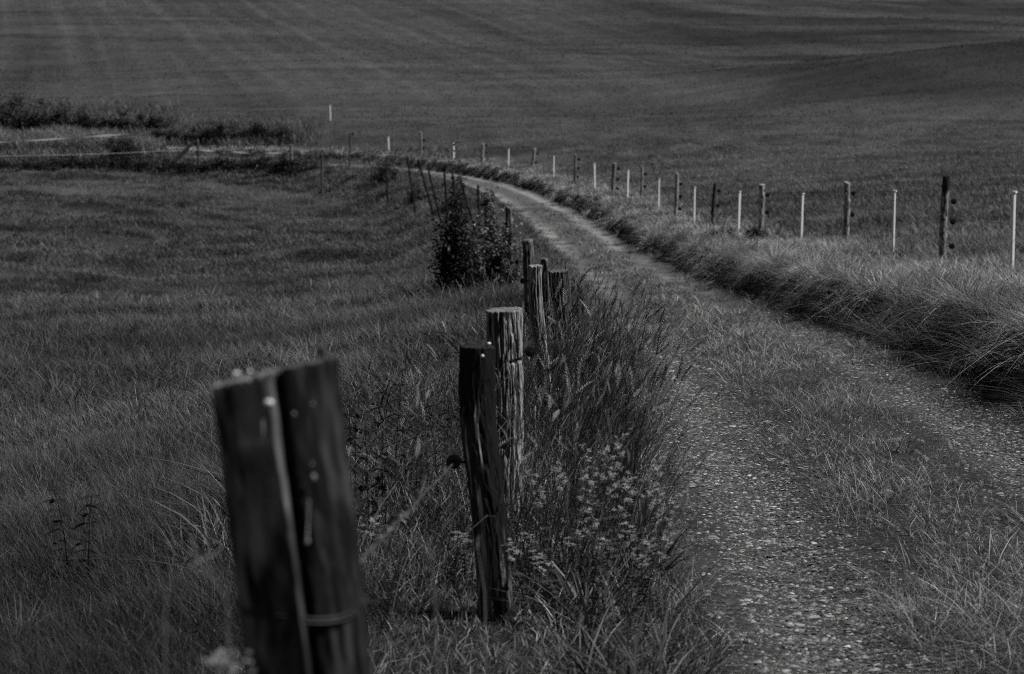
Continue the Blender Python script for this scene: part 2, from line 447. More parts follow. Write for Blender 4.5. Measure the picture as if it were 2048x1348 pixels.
def make_meadow():
    mb = MB()
    # near meadow left of the fence and verge
    for (y0, y1, n, hm, wm, seg) in ((3.6, 13, 400000, .115, .0026, 4), (12, 30, 300000, .135, .0052, 3), (28, 62, 330000, .17, .012, 2), (58, 126, 330000, .19, .024, 2)):
        x, y = sample(n, y0, y1, 1.6); s = sdist(x, y)
        k = (s < -2.2 + .7 * (vnoise(x * 1.5, y * 1.5, 80) - .5)); x, y, s = x[k], y[k], s[k]
        tus = fbm(x * 1.3, y * .9, 81, 3); big = fbm(x * .22, y * .3, 82, 3)
        keep = rng.random(len(x)) < np.clip(.55 + 1.1 * tus, 0, 1); x, y, s, tus, big = (q[keep] for q in (x, y, s, tus, big))
        m = len(x)
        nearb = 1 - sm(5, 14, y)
        h = hm * (.3 + 1.3 * tus) * rng.uniform(.4, 1.3, m) * (1 + .45 * nearb) * (.6 + .8 * big) * (1 - .5 * np.exp(-((s + 2.2) / .7) ** 2) * (1 - sm(5.6, 7.2, y)))
        al = turf_albedo(x, y, s) * rng.uniform(.25, 1.7, m) * .98 * (1 - .55 * nearb)  # nearest grass darkened in its colour, imitating lens vignetting at the lower corner
        dry = dry_p(m, .07); al = np.where(dry, al * 2.2, al)
        az = np.where(rng.random(m) < .55, rng.normal(AZ_WIND, .9, m), rng.uniform(0, 2 * PI, m))
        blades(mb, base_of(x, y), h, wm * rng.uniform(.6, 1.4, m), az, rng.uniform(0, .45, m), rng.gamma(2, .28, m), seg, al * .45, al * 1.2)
    for (y0, y1, n, nb, rad, hh, ww, seg) in ((4, 14, 380, 80, .11, .16, .0030, 4), (13, 34, 1300, 50, .16, .20, .006, 3), (30, 66, 1500, 26, .24, .28, .016, 2), (60, 122, 1700, 22, .4, .34, .03, 2)):
        x, y = sample(n * 2, y0, y1, 1.3); s = sdist(x, y)
        k = (s < -2.8) & (fbm(x * .22, y * .35, 82, 3) > .46); x, y, s = x[k], y[k], s[k]; m = len(x)
        tussocks(mb, x, y, nb, rad * rng.uniform(.6, 1.4, m), hh * rng.uniform(.6, 1.35, m), ww, seg, turf_albedo(x, y, s) * rng.choice([.45, .9, 1.3], m))
    o = mb.build('meadow_grass', M_grass)
    tag(o, 'tufted green meadow grass sloping away left of the old fence', 'grass', kind='stuff')

def make_pasture():
    mb = MB()
    for (y0, y1, n, hm, wm, seg) in ((9, 40, 250000, .15, .008, 3), (38, 128, 380000, .17, .020, 2)):
        x, y = sample(n, y0, y1, 1.5, .285, 1.0); s = sdist(x, y)
        k = (s > 1.9); x, y, s = x[k], y[k], s[k]
        tus = fbm(x * 1.1, y * .8, 84, 3)
        m = len(x)
        h = hm * (.5 + tus) * rng.uniform(.5, 1.4, m)
        al = turf_albedo(x, y, s) * rng.uniform(.35, 1.8, m) * 1.2
        bt = np.exp(-((s - 2.5) / 1.1) ** 2)
        al = np.where(dry_p(m, .05 + .14 * bt), al * 1.7, al)
        # raked-over tufts on the bank top lean towards the track
        az = np.where(rng.random(m) < .35 * bt, outward(x, y) + rng.normal(0, 1.0, m), np.where(rng.random(m) < .6, rng.normal(2.2, .8, m), rng.uniform(0, 2 * PI, m)))
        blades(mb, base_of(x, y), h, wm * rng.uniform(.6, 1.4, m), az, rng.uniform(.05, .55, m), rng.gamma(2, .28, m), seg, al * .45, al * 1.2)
    for (y0, y1, n, nb, rad, hh, ww, seg) in ((10, 40, 1100, 44, .14, .22, .009, 3), (34, 120, 2200, 24, .3, .28, .022, 2)):
        x, y = sample(n * 2, y0, y1, 1.2); s = sdist(x, y)
        k = (s > 2.1) & (fbm(x * .3, y * .3, 87, 3) > .44); x, y, s = x[k], y[k], s[k]; m = len(x)
        tussocks(mb, x, y, nb, rad * rng.uniform(.6, 1.4, m), hh * rng.uniform(.5, 1.3, m), ww, seg, turf_albedo(x, y, s) * rng.choice([.5, .9, 1.4], m), out=outward(x, y), pull=.5)
    o = mb.build('pasture_grass', M_grass)
    tag(o, 'rough pasture grass right of the track behind the white stakes', 'grass', kind='stuff')
    mb = MB()
    x, y = sample(190000, 124, 360, .9, .275, 3)
    s = sdist(x, y); m = len(x)
    al = turf_albedo(x, y, s + 50) * rng.uniform(.88, 1.12, m)
    h = .13 * rng.uniform(.5, 1.3, m) * (.6 + .8 * fbm(x * .05, y * .2, 86, 3))
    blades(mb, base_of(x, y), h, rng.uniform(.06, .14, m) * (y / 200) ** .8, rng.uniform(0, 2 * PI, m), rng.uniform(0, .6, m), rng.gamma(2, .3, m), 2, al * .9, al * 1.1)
    o = mb.build('hillside_grass', M_far)
    tag(o, 'mown grass covering the big hillside at the top', 'grass', kind='stuff')

def along_bank(n, y0, y1, s0, s1, p=1.0):
    """Random places beside the track, s metres out on the bank side, denser near the camera."""
    j = np.nonzero((LINE[:, 1] > y0) & (LINE[:, 1] < y1) & (LINE[:, 0] > -30))[0]; j = j[(j > 0) & (j < len(LINE) - 1)]
    wgt = 1 / np.maximum(LINE[j, 1], 8) ** p; i = rng.choice(j, n, p=wgt / wgt.sum())
    a = LINE[i - 1]; b = LINE[i + 1]; c = a + (b - a) * rng.random((n, 1)); d = b - a; d /= np.linalg.norm(d, axis=1)[:, None]
    s = rng.uniform(s0, s1, n)
    x = c[:, 0] + d[:, 1] * s; y = c[:, 1] - d[:, 0] * s
    return x, y, s, np.arctan2(d[:, 0], -d[:, 1])

def make_bank():
    mb = MB()
    # a row of heavy drooping tussocks along the lip of the cut
    for (y0, y1, step, nb, ww, seg) in ((6, 34, .30, 330, .0055, 5), (34, 126, .42, 150, .014, 4)):
        dl = np.r_[0, np.cumsum(np.hypot(*np.diff(LINE, axis=0).T))]
        tt = np.arange(0, dl[-1], step); tt = tt + rng.uniform(-.5, .5, len(tt)) * step
        lx = np.interp(tt, dl, LINE[:, 0]); ly = np.interp(tt, dl, LINE[:, 1])
        ex = np.interp(tt + .5, dl, LINE[:, 0]) - lx; ey = np.interp(tt + .5, dl, LINE[:, 1]) - ly; e = np.hypot(ex, ey) + 1e-9; ex, ey = ex / e, ey / e
        for row in range(2):
            s = (1.50, 1.82)[row] + rng.normal(0, .10, len(tt))
            x = lx + ey * s; y = ly - ex * s; out = np.arctan2(ex, -ey)
            k = (y > y0) & (y < y1) & (x > -30) & (rng.random(len(tt)) < (.80, .9)[row]); x, y, out = x[k], y[k], out[k]; m = len(x)
            al = (.20, .25)[row] * rng.choice([.3, .7, 1.2, 2.0], m)
            tussocks(mb, x, y, nb, rng.uniform(.10, .20, m), rng.uniform(.18, .46, m) * (1, .66)[row], ww, seg, al, .05, .8, out, (.25, .0)[row], (1.15, .45)[row])
    x, y, s, out = along_bank(2600, 8, 124, 1.85, 2.6, 1.2); m = len(x)
    tussocks(mb, x, y, 34, .15, .20 * rng.uniform(.5, 1.4, m), .006 * np.maximum(1, y / 24), 3, .16 * rng.choice([.25, .6, 1.1, 1.7], m), .05, .7, None)
    x, y, s, out = along_bank(2600, 9, 110, 1.9, 4.2, 1.1); m = len(x)
    tussocks(mb, x, y, 30, .12 * np.maximum(1, y / 40), .17 * rng.uniform(.5, 1.5, m), .006 * np.maximum(1, y / 26), 3, .18 * rng.choice([.2, .6, 1.1, 1.6], m), .05, .7, None)
    # loose long stems and dead straws hanging over the edge
    x, y, s, out = along_bank(14000, 8, 60, 1.3, 1.9, 1.4); m = len(x)
    al = rng.choice([.05, .09, .16, .26], m)
    blades(mb, base_of(x, y), rng.uniform(.15, .42, m), .004 * np.maximum(1, y / 14), out + rng.normal(0, 1.5, m), rng.uniform(0, .8, m), rng.gamma(2.5, .45, m), 5, al * .7, al * 1.1)
    o = mb.build('bank_grass', M_grass)
    tag(o, 'tussocky long grass hanging over the cut bank along the right rut', 'grass', kind='stuff')

def make_track_grass():
    mb = MB()
    # strip between the ruts, and thin sward in the ruts further off
    for (y0, y1, n, wm, seg, hm) in ((4.2, 16, 220000, .0032, 4, .075), (15, 40, 220000, .006, 3, .08), (38, 124, 160000, .016, 2, .11)):
        x, y = sample(n, y0, y1, 1.5, .285, .6, -40, 6)
        s = sdist(x, y); k = np.abs(s) < 1.3; x, y, s = x[k], y[k], s[k]
        edge = .40 + .55 * (fbm(x * 1.3, y * .9, 101, 3) - .42)
        mid = 1 - sm(edge - .22, edge + .16, np.abs(s))
        rutd = .05 + .75 * sm(12, 28, y) * sm(.40, .56, fbm(x * 1.6, y * .7, 102, 3))
        side = sm(1.0, 1.3, np.abs(s)) * .8
        dens = np.clip(np.maximum(np.maximum(mid * (.1 + 1.3 * fbm(x * 2.2, y * 1.6, 103, 3)), rutd), side), 0, 1)
        k = rng.random(len(x)) < dens; x, y, s, mid = x[k], y[k], s[k], mid[k]; m = len(x)
        tall = fbm(x * 1.4, y * .9, 104, 3)
        h = hm * (.35 + 1.2 * tall) * rng.uniform(.4, 1.5, m) * (.35 + .75 * mid)
        h = np.where(rng.random(m) < .03 * mid, h * 2.2, h)
        al = .225 * rng.uniform(.2, 1.8, m) * (.55 + .9 * fbm(x, y, 105, 2)); al = np.where(dry_p(m, .16), al * 2.0, al)
        blades(mb, base_of(x, y), h, wm * rng.uniform(.6, 1.4, m), rng.uniform(0, 2 * PI, m), rng.uniform(0, .8, m), rng.gamma(2, .35, m), seg, al * .45, al * 1.2)
    x, y = sample(9000, 4.4, 80, 1.3, .285, .4, -4, 6); s = sdist(x, y)
    k = (np.abs(s) < .5) | ((np.abs(s) > 1.0) & (np.abs(s) < 1.35)) | ((np.abs(s) < 1.3) & (y > 14) & (fbm(x * 1.6, y * .7, 102, 3) > .5)); x, y, s = x[k], y[k], s[k]; m = len(x)
    tussocks(mb, x, y, 30, .07 * np.maximum(1, y / 16), .10 * rng.uniform(.5, 1.7, m), .0034 * np.maximum(1, y / 9), 3, .14 * rng.choice([.3, .8, 1.3], m), .2, 1.2)
    # straw pressed flat across the ruts
    x, y = sample(60000, 4.5, 30, 1.5, .285, .5, -2, 6); s = sdist(x, y)
    k = (np.abs(s) < 1.15) & (rng.random(len(x)) < .25 + .9 * fbm(x * 1.3, y * 2.2, 106, 3) * np.exp(-((np.abs(s) - .55) / .3) ** 2)); x, y, s = x[k], y[k], s[k]; m = len(x)
    h = rng.uniform(.10, .34, m); az = np.where(rng.random(m) < .5, 0, PI) + rng.normal(0, .4, m)
    b = base_of(x, y); b[:, 2] += .018
    n = m; t = np.linspace(0, 1, 5)
    al = rng.uniform(.08, .42, m)
    bow = rng.normal(0, .25, m)
    cx = b[:, 0:1] + np.cos(az)[:, None] * h[:, None] * t - np.sin(az)[:, None] * (bow * h)[:, None] * t ** 2
    cy = b[:, 1:2] + np.sin(az)[:, None] * h[:, None] * t + np.cos(az)[:, None] * (bow * h)[:, None] * t ** 2
    cz = height(cx, cy) + rng.uniform(.008, .03, m)[:, None]
    hw = .0022 * (1 - .7 * t)[None] * rng.uniform(.6, 1.5, m)[:, None]
    V = np.empty((m, 10, 3)); V[:, 0::2] = np.stack([cx, cy + hw, cz], -1); V[:, 1::2] = np.stack([cx, cy - hw, cz + .001], -1)
    f = np.array([(2 * i, 2 * i + 1, 2 * i + 3, 2 * i + 2) for i in range(4)])
    f = np.concatenate([f[:, [0, 1, 2]], f[:, [0, 2, 3]]])
    mb.add(V.reshape(-1, 3), (np.arange(m)[:, None, None] * 10 + f[None]).reshape(-1, 3), np.repeat(al, 10))
    o = mb.build('track_grass', M_grass)
    tag(o, 'short grass and flattened straw growing along the middle of the track', 'grass', kind='stuff')
    # clover leaves and white clover heads
    mb = MB(); fl = MB()
    TV = np.array([(0, 0, 0), (.5, -.35, .1), (1, 0, 0), (.5, .35, .1)]); TF = np.array([(0, 1, 2), (0, 2, 3)])
    x, y = sample(60000, 4.3, 22, 1.3, .285, .5, 0, 6); s = sdist(x, y)
    k = (np.abs(s) < .62) & (fbm(x * 1.5, y * 1.1, 108, 3) + .1 * rng.standard_normal(len(x)) > .5); x, y = x[k], y[k]; m = len(x)
    b = base_of(x, y); b[:, 2] += rng.uniform(.015, .085, m)
    scatter(mb, TV, TF, np.ones(4), b, rotrand(m, .7), rng.uniform(.008, .02, m), rng.uniform(.04, .11, m))
    o = mb.build('clover_leaves', M_leaf); tag(o, 'low clover leaves in the strip between the wheel ruts', 'clover', kind='stuff')
    x, y = sample(6000, 4.6, 24, 1.2, .285, .5, 0, 6); s = sdist(x, y)
    k = (np.abs(s) < .6) & (fbm(x * 1.0, y * .7, 109, 3) > .5); x, y = x[k][:900], y[k][:900]; m = len(x)
    b = base_of(x, y); b[:, 2] += rng.uniform(.05, .13, m)
    fb, ff = [], []
    for i in range(14):
        th = i * 2.4; ph = math.acos(1 - 1.6 * (i + .5) / 14)
        d = np.array((math.sin(ph) * math.cos(th), math.sin(ph) * math.sin(th), math.cos(ph))); e = np.cross(d, (0, 0, 1.0)); e /= np.linalg.norm(e) + 1e-9
        fb += [d * .35, d + e * .28, d - e * .28]; ff.append((3 * i, 3 * i + 1, 3 * i + 2))
    scatter(fl, np.array(fb), np.array(ff), np.full(len(fb), .5), b, rotz(rng.uniform(0, 6, m)), rng.uniform(.007, .012, m), rng.uniform(.6, 1.1, m))
    o = fl.build('clover_flowers', M_flower); tag(o, 'tiny white clover heads dotted over the strip between the ruts', 'clover', kind='stuff')

def make_gravel():
    mb = MB()
    TV = np.array([(1, 0, 0), (.3, .9, .1), (-.8, .6, -.1), (-.9, -.4, .1), (.1, -1, 0), (.2, .1, .62), (-.3, -.2, .55), (0, 0, -.6)], float)
    TF = np.array([(0, 1, 5), (1, 2, 5), (2, 6, 5), (2, 3, 6), (3, 4, 6), (4, 5, 6), (4, 0, 5), (1, 0, 7), (2, 1, 7), (3, 2, 7), (4, 3, 7), (0, 4, 7)])
    x, y = sample(620000, 4.2, 26, 1.8, .285, .4, -1, 6); s = sdist(x, y)
    rut = np.exp(-((np.abs(s) - .76) / .27) ** 2)
    k = (np.abs(s) < 1.3) & (rng.random(len(x)) < rut * (.45 + 1.0 * fbm(x * 1.5, y, 111, 3))); x, y = x[k], y[k]; m = len(x)
    b = base_of(x, y)
    sz = np.clip(rng.lognormal(-5.32, .44, m), .0024, .018) * (1 + .04 * np.maximum(y - 6, 0))
    b[:, 2] += sz * .12
    TVf = TV * np.array((1.25, .9, .62))
    scatter(mb, TVf, TF, np.ones(8), b, rotz(rng.uniform(0, 6.3, m)) @ rotrand(m, .35), sz, rng.choice([.05, .10, .18, .30, .48], m, p=[.30, .34, .23, .10, .03]))
    k = rng.choice(m, 700); b2 = b[k] + np.array((0, 0, .002))
    scatter(mb, TVf * np.array((1, 1, .55)), TF, np.ones(8), b2, rotz(rng.uniform(0, 6.3, 700)) @ rotrand(700, .15), rng.lognormal(-4.3, .35, 700), rng.uniform(.10, .36, 700))
    o = mb.build('gravel', M_stone); tag(o, 'loose grey gravel lying in the two wheel ruts', 'gravel', kind='stuff')

def make_verge():
    mb = MB()
    for (y0, y1, n, wm, seg, hm) in ((3.2, 15, 95000, .0046, 5, .40), (14, 34, 42000, .009, 4, .40), (32, 100, 42000, .022, 3, .40)):
        x, y = sample(n * 3, y0, y1, 1.5, .22, .5, -9, 3); s = sdist(x, y)
        lim = -1.22 + .22 * (fbm(x * 1.7, y * 1.1, 121, 3) - .5) * 2
        k = (s < lim) & (s > -2.75 - .5 * vnoise(x, y, 122) - 1.0 * sm(40, 80, y)); x, y, s = x[k][:n], y[k][:n], s[k][:n]; m = len(x)
        cl = fbm(x * 2.0, y * 1.4, 123, 3)
        inner = sm(-1.22, -1.75, s)
        # the sward between the two nearest posts and the track is tallest beside posts three to five
        tallz = .18 + .50 * sm(-1.75, -1.4, s) + .55 * sm(6.3, 8, y) * (1 - sm(14, 18, y)) 
        h = hm * (.3 + .9 * cl) * rng.uniform(.45, 1.4, m) * (.4 + .6 * inner) * tallz * (1 - .35 * sm(-2.3, -2.8, s)) * (1 - .45 * sm(17, 24, y))
        al = .125 * rng.uniform(.15, 1.8, m) * (.5 + 1.0 * cl); al = np.where(dry_p(m, .14), al * 2.8, al)
        az = np.where(rng.random(m) < .45, rng.normal(0, .7, m), rng.uniform(0, 2 * PI, m))
        blades(mb, base_of(x, y), h, wm * rng.uniform(.55, 1.4, m), az, rng.uniform(0, .4, m), rng.gamma(2, .24, m), seg, al * .4, al * 1.2)
    x, y, s, out = along_bank(5200, 26, 124, -6.0, -1.25, .6); m = len(x)
    tussocks(mb, x, y, 26, .25, .24 * rng.uniform(.5, 1.5, m), .006 * np.maximum(1, y / 22), 2, .085 * rng.choice([.35, .8, 1.1, 1.4], m), .05, .8)
    # broad-leaved weeds among the grass
    y = 5.0 + 14 * rng.random(3000) ** 1.2; s = rng.uniform(-3.2, -1.3, 3000); k = (y > 6.9 + 1.2 * rng.random(3000)) | (s > -1.6); y, s = y[k], s[k]; x = np.interp(y, LINE[:60, 1], LINE[:60, 0]) + s
    tussocks(mb, x, y, 7, .04, rng.uniform(.12, .34, len(x)), rng.uniform(.008, .018, len(x)), 4, rng.choice([.025, .04, .065], len(x)), .2, .9)
    o = mb.build('verge_grass', M_grass); tag(o, 'tall rough grass between the old wooden fence and the track', 'grass', kind='stuff')

SPIKE_N = 26
def head_template(rs, L=.10, R=.006, n=26, spread=1.0, droop=.0):
    """A grass flower head: small spikelets set round an axis of length L."""
    V, F = [], []
    for i in range(n):
        f = i / n; th = i * 2.4 + rs.uniform(-.4, .4)
        r = R * (math.sin(PI * min(.98, .12 + .86 * f)) + .15) * spread
        base = np.array((droop * f * f * L, 0, f * L)); o = np.array((math.cos(th) * r, math.sin(th) * r, L * .055 + r * .5))
        wv = np.array((-math.sin(th), math.cos(th), 0)) * R * .38
        o = o * .75; k = len(V); V += [base, base + o * .55 + wv * .6, base + o * 1.15, base + o * .55 - wv * .6]
        F += [(k, k + 1, k + 2), (k, k + 2, k + 3)]
    return np.array(V), np.array(F)

def make_seed_grass():
    mb = MB(); rs = np.random.default_rng(3)
    # stalks: thick stand beside posts three to five, thinner along the verge
    n1 = 1250
    y = rng.uniform(6.6, 12.5, n1); s = rng.normal(-1.62, .30, n1)
    n2 = 420
    y = np.r_[y, 6.0 + 18 * rng.random(n2) ** 1.5]; s = np.r_[s, rng.uniform(-2.7, -1.25, n2)]
    n3 = 50
    y = np.r_[y, rng.uniform(5.0, 13, n3)]; s = np.r_[s, rng.uniform(-5.5, -2.6, n3)]
    s = np.clip(s, -6, -1.38)
    x = np.interp(y, LINE[:60, 1], LINE[:60, 0]) + s
    n = len(x)
    h = np.r_[rng.uniform(.42, .82, n1), rng.uniform(.35, .65, n2), rng.uniform(.3, .5, n3)]
    az = np.where(rng.random(n) < .6, rng.normal(.1, .8, n), rng.uniform(0, 2 * PI, n)); lean = rng.uniform(.02, .35, n); cur = rng.gamma(2, .09, n)
    b = base_of(x, y); al = rng.uniform(.09, .20, n)
    t = np.linspace(0, 1, 7)
    hor = h[:, None] * (lean[:, None] * t + cur[:, None] * t ** 2.5); ver = h[:, None] * (t - .3 * cur[:, None] * t ** 2.5)
    pts = np.stack([b[:, 0:1] + np.cos(az)[:, None] * hor, b[:, 1:2] + np.sin(az)[:, None] * hor, b[:, 2:3] + ver], -1)
    for k in range(n):
        tube(mb, pts[k], np.linspace(.0016, .0008, 7), al[k] * .8, 3)
    tip = pts[:, -1]; d = pts[:, -1] - pts[:, -2]; d /= np.linalg.norm(d, axis=1)[:, None]
    up = np.tile((0, 1.0, .1), (n, 1)); xx = np.cross(up, d); xx /= np.linalg.norm(xx, axis=1)[:, None]; yy = np.cross(d, xx)
    R = np.stack([xx, yy, d], -1) @ rotz(rng.uniform(0, 6.28, n))
    kinds = rng.integers(0, 4, n)
    for q, (L_, R_, nn, sp, dr) in enumerate(((.075, .0045, 40, 1, .3), (.10, .008, 50, 1.1, .2), (.065, .0045, 36, 1, .6), (.12, .014, 60, 1.2, .3))):
        TV, TF = head_template(rs, L_, R_, nn, sp, dr); k = kinds == q
        scatter(mb, TV, TF, np.ones(len(TV)), tip[k] - d[k] * .02, R[k], rng.uniform(.5, .95, k.sum()), np.where(rng.random(k.sum()) < .45, .025, rng.uniform(.12, .34, k.sum())))
    o = mb.build('seeding_grass', M_grass); tag(o, 'ripe grass stalks with seed heads crowding the old fence posts', 'grass', kind='stuff')

make_meadow(); make_pasture(); make_bank(); make_track_grass(); make_gravel(); make_verge(); make_seed_grass()

# ------------------------------------------------------------------ wooden posts
def wood_post(name, mat, pts, rx, ry, seed, na=48, nz=60, albedo=.2, grain=.0025, lump=.06, top_tilt=(0, 0), feat=None,
              cracks=(), flute=0.0, parent_loc=None, crown=.004, tar=None, gsc=1.0, rag=.006):
    """pts: centres from the top down to the foot.  Angle 0 = right, -90 deg = towards the camera side."""
    pts = np.asarray(pts, float)
    d = np.r_[0, np.cumsum(np.linalg.norm(np.diff(pts, axis=0), axis=1))]; Ltot = d[-1]
    tt = np.linspace(0, 1, nz)
    if len(pts) > 2:
        cen = np.stack([np.interp(tt * Ltot, d, pts[:, k]) for k in range(3)], -1)
        ker = np.hanning(max(5, nz // 4) | 1); ker /= ker.sum(); pad = len(ker) // 2
        cen = np.stack([np.convolve(np.pad(cen[:, k], pad, mode='reflect', reflect_type='odd'), ker, 'valid') for k in range(3)], -1)
    else:
        cen = pts[0] + (pts[1] - pts[0]) * tt[:, None]
    th = np.linspace(0, 2 * PI, na, endpoint=False)
    T, Z = np.meshgrid(th, tt * Ltot, indexing='xy')         # nz x na
    cx, cy = np.cos(T), np.sin(T)
    low = fbm(cx * 1.3 + 5 + Z * 1.1, cy * 1.3 + Z * .9, seed, 3) - .5
    R0 = (rx + ry) / 2
    arc = T * R0
    # grain: long fibres (wraps because the seam sits at the far side)
    g = fbm(arc / (.0075 * gsc), Z / .045, seed + 7, 3); g2 = fbm(arc / (.02 * gsc), Z / .11, seed + 13, 3)
    rad = 1 + lump * 2 * low
    disp = grain * (g - .5) * 2 + grain * 1.3 * (g2 - .5) * 2
    if flute: disp = disp + flute * np.cos(T * 7 + 2 * low) * .5
    col = albedo * (.1 + 1.0 * g + .75 * g2 + .5 * low)
    fis = sm(.50, .60, fbm(arc / (.006 * gsc), Z / .07, seed + 21, 3)); col = col * (1 - .85 * fis); disp = disp - grain * 1.2 * fis
    for (a0, z0, z1, wd, dp) in cracks:
        wav = a0 + (vnoise(Z * 6, Z * 0, seed + 31) - .5) * .25
        da = np.angle(np.exp(1j * (T - wav)))
        c = np.exp(-(da * R0 / wd) ** 2) * sm(z0 - .02, z0 + .02, Z) * (1 - sm(z1 - .06, z1, Z))
        disp = disp - dp * c; col = col * (1 - .85 * c)
    if tar is not None:                       # creosote-dark head, ragged lower edge
        edge = tar + .10 * (fbm(cx * 2 + 3, cy * 2, seed + 41, 3) - .5) * 2 + .04 * (g2 - .5)
        kf = 1 - sm(edge - .02, edge + .02, Z); col = col * (1 - kf) + kf * .012 * (.5 + g2)
    if feat is not None: disp, col = feat(T, Z, Ltot, disp, col, g, g2)
    X = cen[:, 0][:, None] + (rx * rad + disp) * cx
    Y = cen[:, 1][:, None] + (ry * rad + disp) * cy
    Zw = cen[:, 2][:, None] + 0 * T
    topw = 1 - sm(0, .12, Z)
    Zw = Zw + topw * (top_tilt[0] * (X - cen[0, 0]) + top_tilt[1] * (Y - cen[0, 1]) + rag * (vnoise(X * 160, Y * 160, seed + 71) + g2 - 1) )
    V = np.stack([X, Y, Zw], -1).reshape(-1, 3)
    i, j = np.meshgrid(np.arange(nz - 1), np.arange(na), indexing='ij'); j2 = (j + 1) % na
    F = np.stack([i * na + j, (i + 1) * na + j, (i + 1) * na + j2, i * na + j2], -1).reshape(-1, 4)
    mb = MB(); C = np.clip(col, .004, .7).ravel()
    # end grain rings
    rings = 7; tv = []; tc = []
    for r in range(1, rings + 1):
        f = 1 - r / rings
        ctr = V[:na].mean(0)
        ring = ctr + (V[:na] - ctr) * max(f, .02)
        ring[:, 2] += crown * (1 - f) + .003 * (vnoise(ring[:, 0] * 300, ring[:, 1] * 300, seed + 51) - .5)
        tv.append(ring); tc.append(np.clip(C[:na].mean() * 1.1 * (.7 + .6 * vnoise(np.cos(th) * 4 + r * 3, np.sin(th) * 4, seed + 61)), .02, .5))
    nb = nz * na
    V = np.concatenate([V] + tv); C = np.concatenate([C] + tc)
    cap = []
    for r in range(rings):
        o0 = 0 if r == 0 else nb + (r - 1) * na; o1 = nb + r * na
        k = np.arange(na); k2 = (k + 1) % na
        cap.append(np.stack([o0 + k, o0 + k2, o1 + k2, o1 + k], -1))
    mb.add(V, np.concatenate([F] + cap), C)
    foot = cen[-1]
    return mb.build(name, mat, loc=foot, smooth=True), cen

def lathe(mb, prof, col, n=16, R=None, at=(0, 0, 0)):
    """prof: (radius, height) pairs, axis along +x after R."""
    pr = np.asarray(prof, float); k = len(pr); th = np.arange(n) * 2 * PI / n
    V = np.stack([np.repeat(pr[:, 1], n), (pr[:, 0:1] * np.cos(th)).ravel(), (pr[:, 0:1] * np.sin(th)).ravel()], -1)
    if R is not None: V = V @ np.asarray(R).T
    V = V + np.asarray(at)
    i, j = np.meshgrid(np.arange(k - 1), np.arange(n), indexing='ij'); j2 = (j + 1) % n
    F = np.stack([i * n + j, i * n + j2, (i + 1) * n + j2, (i + 1) * n + j], -1).reshape(-1, 4)
    mb.add(V, F, col)

def Rz(a): return np.array([[math.cos(a), -math.sin(a), 0], [math.sin(a), math.cos(a), 0], [0, 0, 1]])

def make_insulator(parent, at, ang, size=.026, reach=.035):
    """Screw-in ring insulator: a shank, then a grooved black ring seen end on."""
    mb = MB(); R = Rz(ang)
    d = R @ np.array((1.0, 0, 0))
    at = np.asarray(at, float)
    tube(mb, [at - d * .02, at + d * reach], .0045, .05, 8)
    sh = mb.build('insulator', M_black, parent, loc=at)
    m2 = MB(); c = at + d * (reach + size * .8)
    R2 = R @ np.array([[0, 1, 0], [-1, 0, 0], [0, 0, 1]])        # ring axis runs along the fence
    prof = [(0.0, -.012), (size * .55, -.013), (size, -.011), (size * 1.0, -.004), (size * .8, -.002), (size * .8, .002), (size, .004), (size, .011), (size * .55, .013), (0, .012)]
    lathe(m2, prof, .02, 18, R2, c)
    lathe(m2, [(size * .3, -.018), (size * .34, -.016), (size * .34, .016), (0.001, .018)], .02, 10, R2, c)
    r = m2.build('ring', M_black, sh, loc=c)
    r.location = Vector([float(q) for q in (c - at)])
    return c

wire_pts = {}
def post_line(u0, v0, u1, v1, Y):
    a = P(u0, v0, Y); b = P(u1, v1, Y)
    z = H(b[0], b[1]); k = (z - .25 - a[2]) / (b[2] - a[2])
    return [a, a + (b - a) * k]

